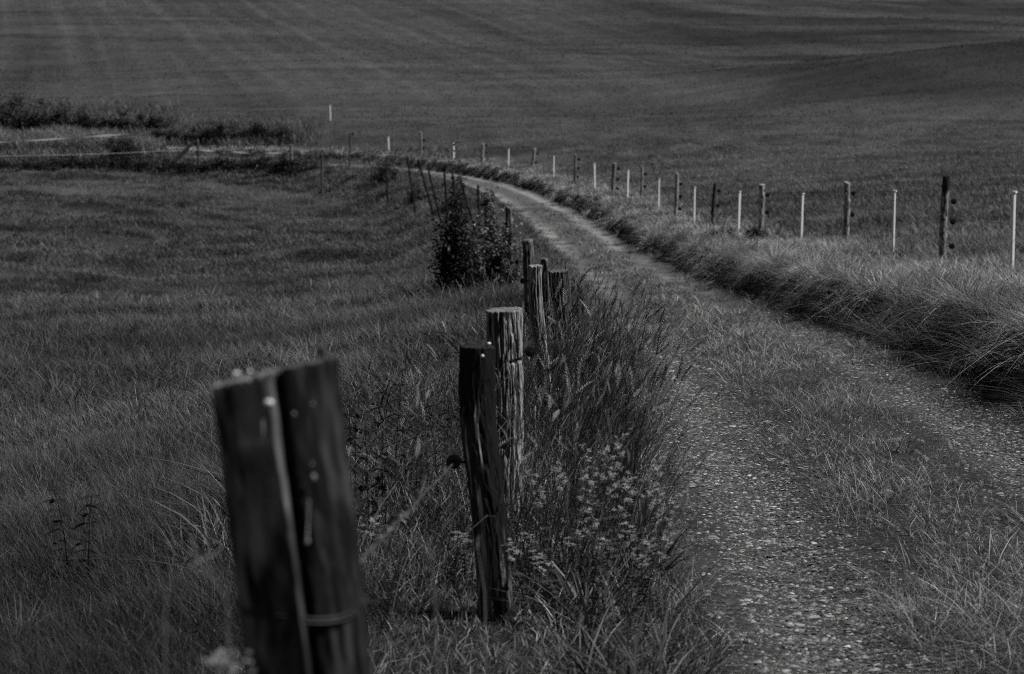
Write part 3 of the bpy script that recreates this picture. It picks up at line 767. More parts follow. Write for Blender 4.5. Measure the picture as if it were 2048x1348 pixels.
# --- nearest post: a split trunk bound with wire, far out of focus
def feat1(T, Z, Lt, disp, col, g, g2):
    c = np.cos(T); front = np.sin(T) < .2
    x = c                                                   # -1 left ... 1 right as seen from the track
    cleft = .10 + .10 * (Z / .5)
    groove = np.exp(-((x - cleft - .06) / .055) ** 2) * front
    ridge = np.exp(-((x - cleft + .07) / .06) ** 2) * front * sm(.04, .12, Z)
    left_groove = np.exp(-((x + .80) / .05) ** 2) * front + .5 * np.exp(-((x + .62) / .035) ** 2) * front
    disp = disp - .016 * groove + .009 * ridge - .006 * left_groove
    blot = fbm(T * 3, Z * 14, 77, 3)
    base = .003 + .42 * g2 * blot * sm(.25, 0, x) * sm(.25, .6, blot) + .004 * g2 * blot + .012 * np.maximum(g - .5, 0) + .03 * sm(.55, .7, blot)  # paler left piece, lifted further in the colour to offset its shade
    col = base + .028 * ridge * (.2 + 1.6 * g2 * blot) - .012 * groove
    # cathedral grain arches on the right half below the top
    ex = (x - .36) / .5; ez = (Z - .16) / .16
    rr = np.sqrt(ex ** 2 + np.minimum(ez, 0) ** 2) * np.where(np.abs(ex) < 1.4, 1, 0)
    arch = (.5 + .5 * np.cos(rr * 15)) * front * np.exp(-(rr - .8) ** 2 * 2) * (rr > .02)
    col = col * (1 - .5 * (x > cleft)) + .030 * arch * sm(.02, .05, Z) * blot  # right piece darkened in the colour to offset the sun on it
    disp = disp + .0015 * arch
    # pale scar under the nail
    scar = np.exp(-((Z - .078 + .012 * x) / .006) ** 2) * ((x > -.55) & (x < -.02)) * front
    col = col + .10 * scar * (.4 + g)
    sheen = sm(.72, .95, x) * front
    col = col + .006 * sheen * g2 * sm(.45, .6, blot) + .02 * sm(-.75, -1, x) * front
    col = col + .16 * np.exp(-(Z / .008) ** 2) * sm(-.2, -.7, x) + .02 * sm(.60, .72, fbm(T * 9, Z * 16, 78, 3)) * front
    col = col + .10 * np.exp(-((x + .45) / .25) ** 2) * sm(.34, .37, Z) * (1 - sm(.37, .42, Z)) * front * g2
    return disp, np.clip(col, .006, .5)

Y1 = 2.63
p1 = [P(548, 744, Y1), P(560, 850, Y1), P(586, 1050, Y1), P(602, 1200, Y1), P(616, 1348, Y1)]
foot1 = p1[-1] + (p1[-1] - p1[0]) * 1.0; gz = H(foot1[0], foot1[1])
kk = (gz - .2 - p1[-1][2]) / (p1[-1][2] - p1[0][2]); p1.append(p1[-1] + (p1[-1] - p1[0]) * kk)
post1, cen1 = wood_post('fence_post', M_tar, p1, .0855, .085, 5, 200, 320, .03, .0018, 0.015, (.235, -.12), feat1, crown=.004)
tag(post1, 'big dark split post in the foreground bound with wire, blurred and leaning', 'fence post', 'old wooden posts along the left of the track')
def on1(u, v, dy=-.087):
    return P(u, v, Y1 + dy)
# wire round it
mb = MB(); th = np.linspace(0, 2 * PI, 49)
cw = P(602, 1208, Y1)
for off in (0, .006):
    ring = np.stack([cw[0] + (.0865 + .002 * np.sin(th * 5)) * np.cos(th), cw[1] + .090 * np.sin(th), cw[2] + off + .003 * np.sin(th * 3 + 1) - .002 * np.cos(th)], -1)
    tube(mb, ring, .0018, .08, 6)
tail = [P(722, 1205, Y1 - .03), P(735, 1202, Y1 - .02), P(748, 1206, Y1), P(760, 1203, Y1 + .01)]
tube(mb, tail, .002, .08, 6)
mb.build('wire_band', M_wire, post1, loc=cw)
def blob(mb, c, r, col, sc=(1, 1, 1), n=10):
    th = np.linspace(0, PI, 7)
    prof = [(math.sin(t) * r + 1e-5, -math.cos(t) * r) for t in th]
    m0 = MB(); lathe(m0, prof, col, n)
    V = m0.V[0] * np.asarray(sc) + np.asarray(c); mb.add(V, m0.F[0], m0.C[0])
mb = MB(); blob(mb, on1(538, 806), .0062, .7, (1, .6, .8)); mb.build('nail', M_nail, post1, loc=on1(538, 806))
for (u, v, r) in ((588, 828, .0025), (625, 808, .002), (624, 928, .002), (627, 955, .0042), (614, 1083, .0042)):
    mb = MB(); blob(mb, on1(u, v, -.083), r, .4, (.8, .6, 1.2)); mb.build('resin_drip', M_resin, post1, loc=on1(u, v))
mb = MB(); tube(mb, [on1(617, 1000, -.0835), on1(616, 1040, -.0835), on1(614, 1080, -.0835)], [.0015, .0012, .002], .3, 6)
mb.build('resin_drip', M_resin, post1, loc=on1(616, 1040))
for (u, v, r) in ((473, 747, .0040), (500, 742, .0028)):
    mb = MB(); blob(mb, P(u, v, Y1 - .03) , r, .5, (1.2, 1, .6)); mb.build('lichen', M_nail, post1, loc=P(u, v, Y1))
mb = MB(); tube(mb, [P(644, 735, Y1 + .05), P(643, 715, Y1 + .05), P(641, 697, Y1 + .05)], [.004, .005, .004], .01, 8); blob(mb, P(641, 699, Y1 + .05), .006, .01)
mb.build('staple', M_wire, post1, loc=P(643, 715, Y1 + .05))

# --- second post: crooked round pole with a tarred head
def feat2(T, Z, Lt, disp, col, g, g2):
    c = np.cos(T); front = np.sin(T) < .25
    pale_lit = sm(.16, .24, Z + .05 * c) * sm(.25, -.3, c + .5 * (g2 - .5)) * (1 - sm(.42, .62, Z) * .7)  # pale wood, lightened further on the left to make up for shade there
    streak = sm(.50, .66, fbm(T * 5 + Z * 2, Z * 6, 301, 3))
    pale_low = sm(.55, .65, Z) * sm(.50, .62, fbm(T * 4, Z * 5, 302, 3)) * .8  # random pale patches of wood lower down
    col = .004 + .009 * g + (.60 * pale_lit * (.05 + streak) + .20 * pale_low * (.1 + g)) * front
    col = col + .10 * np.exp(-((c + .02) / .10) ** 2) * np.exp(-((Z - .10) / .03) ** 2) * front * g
    bark = sm(.06, .02, np.abs(Z - .13)) * sm(-.2, -.9, c)
    disp = disp + .004 * bark
    return disp, np.clip(col, .006, .5)
Y2 = 6.37
p2 = [P(954, 694, Y2), P(953, 760, Y2), P(953, 830, Y2), P(962, 900, Y2), P(974, 1000, Y2), P(986, 1100, Y2), P(990, 1200, Y2), P(991, 1300, Y2)]
p2.append(p2[-1] + np.array((.0, .0, -.35)))
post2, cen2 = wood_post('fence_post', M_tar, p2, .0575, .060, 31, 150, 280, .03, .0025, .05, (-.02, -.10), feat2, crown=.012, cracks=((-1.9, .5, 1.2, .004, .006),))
tag(post2, 'crooked round post with a black tarred head, second nearest', 'fence post', 'old wooden posts along the left of the track')
mb = MB(); q = P(965, 712, Y2 - .064); blob(mb, q, .006, .7, (1, .6, 1)); mb.build('nail', M_nail, post2, loc=q)
mb = MB(); q = P(978, 687, Y2 - .03); blob(mb, q, .0065, .6, (1, 1, .7)); mb.build('lichen', M_nail, post2, loc=q)
ins2 = make_insulator(post2, P(931, 924, Y2), PI * .96, .024, .02)

# --- third post: broad, dry and grey, in focus
Y3 = 7.75
p3 = [P(1008, 619, Y3), P(1010, 760, Y3), P(1011, 900, Y3), P(1010, 1120, Y3)]
p3.append(p3[-1] + np.array((0, 0, -.25)))
def feat3(T, Z, Lt, disp, col, g, g2):
    c = np.cos(T); front = np.sin(T) < .3
    notch = np.exp(-((Z - .205 + .01 * c) / .006) ** 2) * sm(.1, .45, c) * front
    disp = disp - .012 * notch; col = col * (1 - .9 * notch)
    pale = np.exp(-((c - .55) / .35) ** 2) * front
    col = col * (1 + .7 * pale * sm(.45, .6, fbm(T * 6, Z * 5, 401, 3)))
    return disp, np.clip(col, .01, .6)
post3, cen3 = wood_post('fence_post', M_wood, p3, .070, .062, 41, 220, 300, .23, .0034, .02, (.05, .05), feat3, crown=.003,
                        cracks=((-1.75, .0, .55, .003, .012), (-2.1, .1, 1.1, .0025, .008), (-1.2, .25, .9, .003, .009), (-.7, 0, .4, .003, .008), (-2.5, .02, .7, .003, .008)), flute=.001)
tag(post3, 'broad pale grey cracked post right behind the crooked tarred one', 'fence post', 'old wooden posts along the left of the track')
ins3 = make_insulator(post3, P(1042, 703, Y3), .15, .021, .02)

# --- fourth: slim post with a bend; fifth: thick weathered stump-like post
Y4 = 10.6
p4 = [P(1070, 531, Y4), P(1070, 600, Y4), P(1077, 660, Y4), P(1086, 720, Y4), P(1092, 800, Y4)]; p4.append(p4[-1] + np.array((.02, 0, -.5)))
post4, cen4 = wood_post('fence_post', M_wood, p4, .037, .035, 51, 110, 200, .24, .0026, .06, (0, .05), None, crown=.003, cracks=((-1.2, 0, .6, .002, .006), (-2.2, .1, .8, .002, .005)))
tag(post4, 'slim grey post bending right near its foot, between the broad and the streaked post', 'fence post', 'old wooden posts along the left of the track')
ins4 = make_insulator(post4, P(1054, 562, Y4), PI, .014, .012)
Y5 = 11.6
def feat5(T, Z, Lt, disp, col, g, g2):
    c = np.cos(T); front = np.sin(T) < .3
    st = sm(.50, .60, fbm(T * 9, Z * 9, 501, 3))
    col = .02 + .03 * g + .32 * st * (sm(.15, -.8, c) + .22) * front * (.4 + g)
    return disp, np.clip(col, .008, .6)
p5 = [P(1117, 541, Y5), P(1121, 600, Y5), P(1126, 700, Y5)]; p5.append(p5[-1] + np.array((.01, 0, -.5)))
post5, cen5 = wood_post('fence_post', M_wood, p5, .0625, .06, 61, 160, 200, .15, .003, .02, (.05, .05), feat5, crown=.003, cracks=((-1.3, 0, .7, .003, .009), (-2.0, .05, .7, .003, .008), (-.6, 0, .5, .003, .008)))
tag(post5, 'thick post with black and white streaked wood beside the slim bent post', 'fence post', 'old wooden posts along the left of the track')
mb = MB(); tube(mb, [P(1131, 543, Y5), P(1131, 534, Y5), P(1130, 525, Y5)], .0022, .02, 6); tube(mb, [P(1130, 527, Y5), P(1133, 523, Y5)], .002, .02, 6); mb.build('nail', M_wire, post5, loc=P(1131, 543, Y5))

old = [  # u,v of head; u,v on the axis lower down; Y; width; albedo; label
    (1089, 517, 1093, 600, 17.0, .068, .13, 'smooth dark slab post half hidden behind the slim bent post'),
    (1055, 479, 1057, 560, 18.5, .100, .15, 'dark two-grooved post standing behind the slim bent post'),
    (1017, 413, 1019, 480, 29.0, .100, .15, 'dull post with a dark left edge beside the leafy nettle clump'),
    (985, 383, 988, 430, 35.0, .062, .05, 'narrow post leaning left at the track edge above the nettle clump'),
    (972, 386, 973, 430, 38.0, .085, .06, 'short flat-topped post above the nettle clump'),
    (956, 370, 958, 420, 43.0, .060, .05, 'thin dark upright post above the bramble bush, left of the flat-topped one'),
    (918, 352, 926, 378, 52.0, .075, .025, 'dark post leaning left over the fallen plank, right of three'),
    (905, 345, 908, 380, 57.0, .058, .025, 'dark knobbly post over the fallen plank, middle of three'),
    (889, 346, 892, 396, 60.0, .070, .025, 'dark post over the fallen plank, left of three'),
    (857, 340, 868, 386, 68.0, .070, .02, 'black post tilting left at the bend, right of a leaning trio'),
    (836, 318, 851, 372, 74.0, .085, .02, 'tallest black post of the leaning trio at the bend, in the middle'),
    (814, 313, 822, 366, 80.0, .080, .02, 'black post of the leaning trio at the bend, on the left'),
    (772, 326, 773, 345, 92.0, .085, .03, 'short dark post sunk in the round bush at the bend'),
    (644, 298, 644, 330, 106.0, .11, .13, 'lone grey post with a dark insulator on top, right of the gate post'),
]
olds = []
for i, (u0, v0, u1, v1, Y, wd, al, lab) in enumerate(old):
    ln = post_line(u0, v0, u1, v1, Y)
    o, c = wood_post('fence_post', M_wood, ln, wd / 2, wd / 2 * .95, 100 + 9 * i, 26, 40, al, .004, .08, (.1 * math.sin(i * 2.3), .1), None, crown=.004,
                     cracks=((-1.5, 0, .8, .006, .012), (-2.3, 0, .8, .005, .01)) if i < 3 else ())
    tag(o, lab, 'fence post', 'old wooden posts along the left of the track')
    olds.append((o, ln))
for i in (1, 4, 6, 7, 10, 13):
    o, ln = olds[i]; a = ln[0] + (ln[1] - ln[0]) * .18
    make_insulator(o, a + np.array((-old[i][5] / 2, 0, 0)), PI, .02 + .0002 * old[i][4], .03)

# --- field fence on the right: wooden posts with black ring insulators
right = [  # head u,v; foot u,v; width px; albedo; insulator rows; label
    (1893, 350, 1886, 522, 17, .30, (402, 442, 490), 'nearest wooden field post, tall with a dark head and three black insulators'),
    (1694, 364, 1690, 482, 14, .42, (386, 428), 'wooden field post with a dark right side and two insulators, second from the right'),
    (1524, 369, 1521, 458, 13, .42, (390, 424, 455), 'forked pale field post above the dark tussock'),
    (1430, 366, 1425, 446, 7, .035, (381, 410, 438), 'blackened thin field post with three insulators'),
    (1354, 346, 1350, 432, 8, .34, (368, 393, 417), 'tall straight grey field post right of a pale leaning stake'),
    (1284, 333, 1282, 396, 6, .32, (348, 371, 390), 'grey field post with a dark right edge, sixth wooden one from the right'),
    (1229, 326, 1226, 384, 9, .26, (337, 357, 376), 'broad blurred field post with a slanting top, seventh wooden one from the right'),
    (1151, 309, 1149, 364, 6, .22, (318, 335, 352), 'knotty dull field post with a dark head, eighth wooden one from the right'),
    (1069, 297, 1064, 332, 7, .34, (307, 324), 'pale field post leaning right, ninth wooden one from the right'),
    (966, 287, 965, 325, 7, .42, (291, 305), 'pale flat-topped field post where the fence starts to bend'),
    (842, 264, 841, 316, 5, .34, (280, 296), 'tall thin pale field post standing at the bend'),
    (700, 266, 699, 330, 4, .10, (268,), 'thin grey field post left of the farthest row of stakes'),
]
rposts = []; ryw = []
for i, (u0, v0, u1, v1, wpx, al, ins, lab) in enumerate(right):
    g = ground_at(u1, v1 + 3); Y = g[1]; a = P(u0, v0, Y); f = g + np.array((0, 0, -.3)) + (g - a) * np.array((.2, 0, 0))
    wd = wpx * Y / FPX * .92
    def fr(T, Z, Lt, disp, col, gg, g2, i=i):
        c = np.cos(T)
        if i == 0:
            k = 1 - sm(.22, .30, Z + .03 * c); col = col * (1 - k) + .02 * k
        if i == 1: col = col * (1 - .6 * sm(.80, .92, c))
        if i == 3: col = col + .15 * sm(.5, .75, Z / Lt) * sm(.0, -.5, c)
        return disp, np.clip(col, .008, .5)
    mid = (a + f) / 2 + np.array(((-.02, .02, .015)[i % 3], 0, 0))
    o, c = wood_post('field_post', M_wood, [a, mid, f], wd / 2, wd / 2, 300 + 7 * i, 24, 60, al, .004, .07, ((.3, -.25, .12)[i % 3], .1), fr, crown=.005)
    tag(o, lab, 'fence post', 'wooden posts of the field fence')
    row = []
    for v in ins:
        k = (v - v0) / (v1 - v0); cc = a + (g - a) * k
        row.append(make_insulator(o, cc + np.array((wd / 2, 0, 0)), .1, .030 + .0004 * Y, .03))
    rposts.append((o, a, g)); ryw.append(Y)

# --- white plastic stakes
def stake_mesh(Lh):
    """Step-in plastic stake: ribbed flat stem, cap, wire hooks up the right side, spike."""
    mb = MB()
    w_, d_ = .029, .017
    zs = np.linspace(-.16, Lh, 24)
    sec = np.array([(-w_, -d_ * .6), (-w_ * .5, -d_), (-w_ * .2, -d_ * 1.12), (w_ * .2, -d_ * 1.12), (w_ * .5, -d_), (w_, -d_ * .6), (w_, d_), (-w_, d_)])
    V = []
    for z in zs:
        k = 1 if z > .06 else .45 + .55 * max(0, (z + .16)) / .22
        V += [(x * k, y * k, z) for x, y in sec]
    V = np.array(V); n = 8; k = len(zs)
    i, j = np.meshgrid(np.arange(k - 1), np.arange(n), indexing='ij'); j2 = (j + 1) % n
    F = np.stack([i * n + j, i * n + j2, (i + 1) * n + j2, (i + 1) * n + j], -1).reshape(-1, 4)
    mb.add(V, F, .8)
    hk = MB(); th = np.linspace(-PI * .5, PI * .75, 9)
    pts = np.stack([w_ + 0.003 + .009 * np.cos(th), 0 * th - d_ * .3, .011 * np.sin(th)], -1)
    tube(hk, np.concatenate([[(w_ * .8, -d_ * .3, -.015)], pts]), .0032, .8, 6)
    cp = MB()
    b = np.array([(-1, -1, 0), (1, -1, 0), (1, 1, 0), (-1, 1, 0), (-.9, -.9, 1), (.9, -.9, 1), (.9, .9, 1), (-.9, .9, 1)]) * np.array((.026, .024, .022)) + np.array((0, -.004, Lh - .004))
    cp.add(b, np.array([(0, 1, 5, 4), (1, 2, 6, 5), (2, 3, 7, 6), (3, 0, 4, 7), (4, 5, 6, 7), (3, 2, 1, 0)]), .8)
    return mb, hk, cp

stakes = [  # head u,v; foot u,v; label
    (2026, 385, 2024, 545, 'nearest white plastic stake, at the right edge of the picture'),
    (1789, 383, 1786, 504, 'white plastic stake between the dark-headed and the two-insulator field post'),
    (1607, 388, 1602, 486, 'white plastic stake between the two-insulator and the forked field post'),
    (1480, 384, 1477, 464, 'white plastic stake between the forked and the blackened field post'),
    (1390, 375, 1388, 447, 'white plastic stake left of the blackened field post'),
    (1319, 358, 1317, 419, 'white plastic stake left of the tall straight grey field post'),
    (1257, 341, 1255, 397, 'white plastic stake left of the sixth wooden field post'),
    (1188, 327, 1190, 378, 'white plastic stake leaning left, before the broad slanting-topped field post'),
    (1109, 312, 1107, 357, 'white plastic stake between the knotty and the right-leaning field post'),
    (1018, 298, 1017, 335, 'small white stake between the right-leaning and the flat-topped field post'),
    (907, 286, 908, 322, 'small white stake between the flat-topped and the tall thin field post'),
    (776, 274, 778, 307, 'small white stake left of the tall thin field post at the bend'),
    (660, 210, 661, 242, 'white stake standing alone out on the hillside'),
]
proto = None
for i, (u0, v0, u1, v1, lab) in enumerate(stakes):
    g = ground_at(u1, v1 + 2); Y = g[1]; a = P(u0, v0, Y); hh = a[2] - g[2]
    if proto is None:
        LH = hh; mb, hk, cp = stake_mesh(hh)
        proto = mb.build('plastic_stake', M_white); h0 = hk.build('wire_hook', M_white, proto); h0.location = (0, 0, hh * .91)
        for f in (.16, .30, .42, .50, .62, .74):
            h1 = h0.copy(); COL.objects.link(h1); h1.parent = proto; h1.location = (0, 0, hh * (1 - f))
        cp.build('cap', M_white, proto)
        o = proto; sc = 1.0
    else:
        o = copy_tree(proto, (0, 0, 0)); sc = hh / LH
    o.location = Vector([float(q) for q in g]); o.scale = (1 + .004 * Y, 1.0, sc)
    o.rotation_euler = (0, math.atan2(a[0] - g[0], hh), .95 + .15 * math.sin(i * 1.7))
    tag(o, lab, 'fence stake', 'white plastic stakes of the field fence')
    print('stake', i, 'Y %.1f h %.2f s %.1f' % (Y, hh, float(sdist(g[0], g[1]))))
for (o, a, g) in rposts: print('rpost Y %.1f h %.2f s %.1f' % (g[1], a[2] - g[2], float(sdist(g[0], g[1]))))

# --- wires
def strand(name, pts, rad, mat, lab, cat, barb=False, sag=.03, group=None):
    pts = [np.asarray(p, float) for p in pts]; mb = MB(); full = []
    for a, b in zip(pts[:-1], pts[1:]):
        t = np.linspace(0, 1, 14)[:-1]
        q = a + (b - a) * t[:, None]; q[:, 2] -= sag * 4 * t * (1 - t); full.append(q)
    full = np.concatenate(full + [pts[-1][None]])
    if barb:
        d = np.r_[0, np.cumsum(np.linalg.norm(np.diff(full, axis=0), axis=1))]
        tt = np.arange(0, d[-1], .012); c = np.stack([np.interp(tt, d, full[:, k]) for k in range(3)], -1)
        for ph in (0, PI):
            tube(mb, c + 0.0014 * np.stack([np.cos(tt * 90 + ph), 0 * tt, np.sin(tt * 90 + ph)], -1), .0011, .1, 5)
        for k in range(5, len(c) - 3, 9):
            for q in range(2):
                v = rng.normal(0, 1, 3); v /= np.linalg.norm(v); tube(mb, [c[k] - v * .013, c[k] + v * .013], [.0015, .0004], .1, 4)
            tube(mb, [c[k - 1], c[k + 1]], .0028, .1, 6)
    else:
        tube(mb, full, rad, .5, 5)
    o = mb.build(name, mat); return tag(o, lab, cat, group)
strand('barbed_wire', [P(905, 928, Y2 - .1), P(850, 985, 5.2), P(790, 1048, 4.0), P(738, 1102, 3.2), P(690, 1150, 2.76)], .003, M_barb, 'rusty barbed wire sloping up from the split post to the second post', 'barbed wire', True, .004)
strand('fence_wire', [ins4, P(1037, 517, 14.5), P(1017, 488, 17.5)], .004, M_wire, 'loose wire end rising left from the slim bent post', 'fence wire', False, .03)
for lv, nm in ((.16, 'upper'), (.50, 'lower')):
    pts = []
    for (o, a, g), wpx in zip(rposts, right):
        wd = wpx[4] * g[1] / FPX
        pts.append(a + (g - a) * lv + np.array((wd / 2 + .06, 0, 0)))
    first = pts[0] + (pts[0] - pts[1]) * 1.2; first[2] = H(first[0], first[1]) + 1.1 * (1 - lv)
    strand('fence_wire', [first] + pts, .0026, M_wire, nm + ' thin wire running along the field fence posts', 'fence wire', False, .02)

# --- far left: gate posts, brace, tapes, odd posts
farp = [
    (582, 290, 583, 322, 112, .20, .22, 'stout pale gate post at the right end of the white tape'),
    (395, 279, 397, 332, 112, .15, .10, 'gate post with a slanting brace at the left end of the white tape'),
    (323, 292, 321, 330, 111, .11, .10, 'grey post left of the slanting brace'),
    (283, 288, 281, 322, 111, .08, .12, 'thin pale post left of the grey one, beside the dark bush'),
    (513, 251, 507, 276, 128, .09, .17, 'pale leaning post poking out of the far hedge'),
    (524, 247, 524, 276, 129, .08, .02, 'dark post beside the pale leaning one in the far hedge'),
    (41, 194, 43, 222, 140, .10, .015, 'dark post on top of the hedge at the far left'),
    (45, 253, 47, 280, 120, .09, .12, 'thin pale post standing in the tall pale grass at the far left'),
]
fo = []
for i, (u0, v0, u1, v1, Y, wd, al, lab) in enumerate(farp):
    if i < 4: Y = ground_at(u1, v1 + 3, 60)[1]
    ln = post_line(u0, v0, u1, v1, Y)
    o, c = wood_post('gate_post' if i < 2 else 'hedge_post', M_wood, ln, wd / 2, wd / 2, 500 + 5 * i, 20, 30, al, .006, .1, (.1, .1), None, crown=.01)
    tag(o, lab, 'fence post', 'posts by the far gate and hedge'); fo.append(ln)
mb = MB(); a = P(389, 283, 111.6); b = P(346, 325, 110.6); tube(mb, [a, (a + b) / 2, b], [.09, .10, .11], .012, 10)
tag(mb.build('brace_pole', M_tar, loc=b), 'dark pole leaning as a brace against the left gate post', 'brace pole')
def tape(name, pts, wdt, lab, group, sag):
    pts = [np.asarray(p, float) for p in pts]; mb = MB()
    t = np.linspace(0, 1, 40); a, b = pts
    q = a + (b - a) * t[:, None]; q[:, 2] -= sag * 4 * t * (1 - t)
    tw = .6 * np.sin(t * 17) ; hw = wdt / 2
    off = np.stack([0 * t, np.sin(tw) * hw, np.cos(tw) * hw], -1); th = np.array((0, .0015, 0))
    V = np.concatenate([q + off - th, q - off - th, q - off + th, q + off + th]); n = 40; k = np.arange(39)
    F = []
    for s_ in range(4):
        o0 = s_ * n; o1 = ((s_ + 1) % 4) * n; F.append(np.stack([o0 + k, o0 + k + 1, o1 + k + 1, o1 + k], -1))
    mb.add(V, np.concatenate(F), .6)
    return tag(mb.build(name, M_rope), lab, 'fence tape', group)
tape('fence_tape', (P(397, 300, 111.6), P(578, 306, 111.6)), .05, 'white tape stretched across the gap between the two gate posts', 'white fence tapes', .06)
tape('fence_tape', (P(-60, 287, 112), P(262, 267, 119)), .035, 'white tape running through the tall pale grass at the far left', 'white fence tapes', .05)
strand('fence_wire', [P(-40, 312, 110), P(160, 309, 110.5), P(323, 302, 111), P(396, 299, 111.6)], .012, M_rope, 'thin cord running left from the braced gate post', 'fence wire', False, .02)
# fallen plank at the bend
mb = MB(); a = P(889, 402, 52); b = P(925, 394, 53); wv = np.array((0, .06, .02)); hv = np.array((0, -.01, .06))
V = np.array([a - wv - hv, a + wv - hv, a + wv + hv, a - wv + hv, b - wv - hv, b + wv - hv, b + wv + hv, b - wv + hv])
mb.add(V, np.array([(0, 1, 2, 3), (7, 6, 5, 4), (0, 4, 5, 1), (1, 5, 6, 2), (2, 6, 7, 3), (3, 7, 4, 0)]), .012)
tag(mb.build('plank', M_tar, loc=a), 'dark plank nailed low across the posts at the bend', 'plank')

# ------------------------------------------------------------------ bushes
LV = np.array([(0, 0, 0), (.45, -.34, .10), (1, 0, -.05), (.45, .34, .10)]); LF = np.array([(0, 1, 2), (0, 2, 3)])
def bush(name, c, rx, ry, rz_, n, leaf, al, lab, cat, group=None, seed=0, stems=7, tall=0.0):
    """Leaves gathered in clumps over a branching frame; c = middle of the foot."""
    r = np.random.default_rng(seed); c = np.asarray(c, float)
    o = empty(name, c); tag(o, lab, cat, group)
    nc = 30
    d = r.normal(0, 1, (nc, 3)); d /= np.linalg.norm(d, axis=1)[:, None]; d[:, 2] = np.abs(d[:, 2]) * 1.15 - .1
    cc = c + d * np.array((rx, ry, rz_)) * r.uniform(.3, 1.12, (nc, 1)); cc[:, 2] = np.maximum(cc[:, 2], c[2] + .04)
    k = r.integers(0, nc, n); sz = r.uniform(.08, .34, nc)
    q = r.normal(0, 1, (n, 3)) * .75
    p = cc[k] + q * (sz[k, None] * np.array((rx, ry, rz_)))
    if tall: p[:, 2] += tall * r.random(n) ** 3 * (r.random(n) < .2)
    p[:, 2] = np.maximum(p[:, 2], c[2] - .05)
    a = r.uniform(0, 2 * PI, n); t = r.uniform(-.8, .5, n)
    R = rotz(a); T_ = np.zeros((n, 3, 3)); T_[:, 1, 1] = 1; T_[:, 0, 0] = np.cos(t); T_[:, 0, 2] = -np.sin(t); T_[:, 2, 0] = np.sin(t); T_[:, 2, 2] = np.cos(t)
    mb = MB(); scatter(mb, LV, LF, np.ones(4), p, R @ T_, leaf * r.uniform(.6, 1.4, n), al * r.uniform(.6, 1.5, n))
    mb.build('foliage', M_leaf, o, loc=c)
    mb = MB()
    for i in range(stems):
        e = cc[r.integers(0, nc)]; s0 = c + np.array((r.normal(0, rx * .12), r.normal(0, ry * .12), -.1))
        m_ = (s0 + e) / 2 + r.normal(0, .06 * rx, 3)
        tube(mb, [s0, m_, e], [.010 + .006 * rx, .008, .004], .03, 5)
    mb.build('stems', M_tar, o, loc=c)
    return o

g = ground_at(912, 592); bush('bramble_bush', g, .31, .40, 1.55, 6500, .06, .018, 'dark leafy bramble bush on the slope left of the fence', 'bush', None, 1, 14, .55)
Yb = g[1]
g = ground_at(990, 575); bush('nettle_clump', g, .50, .5, 1.12, 6500, .06, .13, 'lighter nettle clump leaning against the bramble bush', 'nettles', None, 2, 14, .15)
print('bush Y', Yb, g)
g = ground_at(912, 418); bush('hawthorn_bush', g, .5, .5, .65, 1500, .07, .020, 'low dark bush under the fallen plank', 'bush', None, 3)
g = ground_at(770, 366); bush('hawthorn_bush', g, .95, .7, .85, 2200, .10, .020, 'round dark bush on the bank at the bend', 'bush', None, 4)
g = ground_at(838, 408); bush('hawthorn_bush', g, .70, .6, .70, 1900, .08, .022, 'ragged dark bush below the leaning black trio', 'bush', None, 5)
g = ground_at(1512, 474); bush('rush_tussock', g, .20, .2, .24, 700, .05, .018, 'small dark tussock at the foot of the forked field post', 'tussock', None, 6, 4)
g = ground_at(590, 345); bush('hawthorn_bush', g, 1.5, .9, .85, 2400, .12, .020, 'dark bush at the foot of the stout pale gate post', 'bush', None, 7)
g = ground_at(246, 322); bush('hawthorn_bush', g, 1.25, .9, 1.5, 2600, .12, .018, 'square dark bush beside the thin pale post at the far left', 'bush', None, 8)
hed = [(-10, 262, 2.6, 3.4), (35, 262, 2.3, 2.7), (80, 264, 2.0, 2.1), (125, 266, 1.9, 1.6), (170, 270, 1.9, 1.3), (212, 274, 1.8, 1.1), (255, 280, 1.8, 1.3), (290, 285, 1.7, 1.1), (325, 288, 1.7, 1.0)]
for i, (u, v, rx, rz_) in enumerate(hed):
    g = P(u, v, 130); g[2] = H(g[0], g[1]) - .1
    bush('hedge_shrub', g, rx, 1.2, rz_, 2600, .16, .020 if i % 2 else .030, 'dark shrub of the ragged hedge at the far left', 'hedge shrub', 'shrubs of the far left hedge', 20 + i)
row = [(300, 290, 1.6, .8), (340, 293, 1.5, .9), (380, 297, 1.5, .9), (420, 300, 1.5, 1.1), (455, 303, 1.5, 1.2), (490, 305, 1.4, 1.2), (525, 306, 1.4, 1.2), (556, 308, 1.2, 1.0)]
for i, (u, v, rx, rz_) in enumerate(row):
    g = P(u, v, 124.5); g[2] = H(g[0], g[1]) - .1
    bush('hedge_shrub', g, rx, .9, rz_, 2200, .14, .018, 'black-green shrub in the low hedge behind the two gate posts', 'hedge shrub', 'shrubs behind the gate', 40 + i)
low = [(20, 338), (75, 340), (130, 338), (185, 336), (240, 336), (295, 340), (345, 342), (392, 343), (440, 342), (490, 338), (535, 338)]  # dark shrubs added in place of the shadow along the ditch
for i, (u, v) in enumerate(low):
    g = ground_at(u, v)
    bush('ditch_shade_shrub', g, 1.25, .7, .42 + .14 * (i % 3), 1500, .11, .018, 'low dark shrub standing in for the ditch shadow along the top of the meadow', 'ditch shadow shrub', 'low shrubs standing in for shadow along the far edge of the meadow', 60 + i)

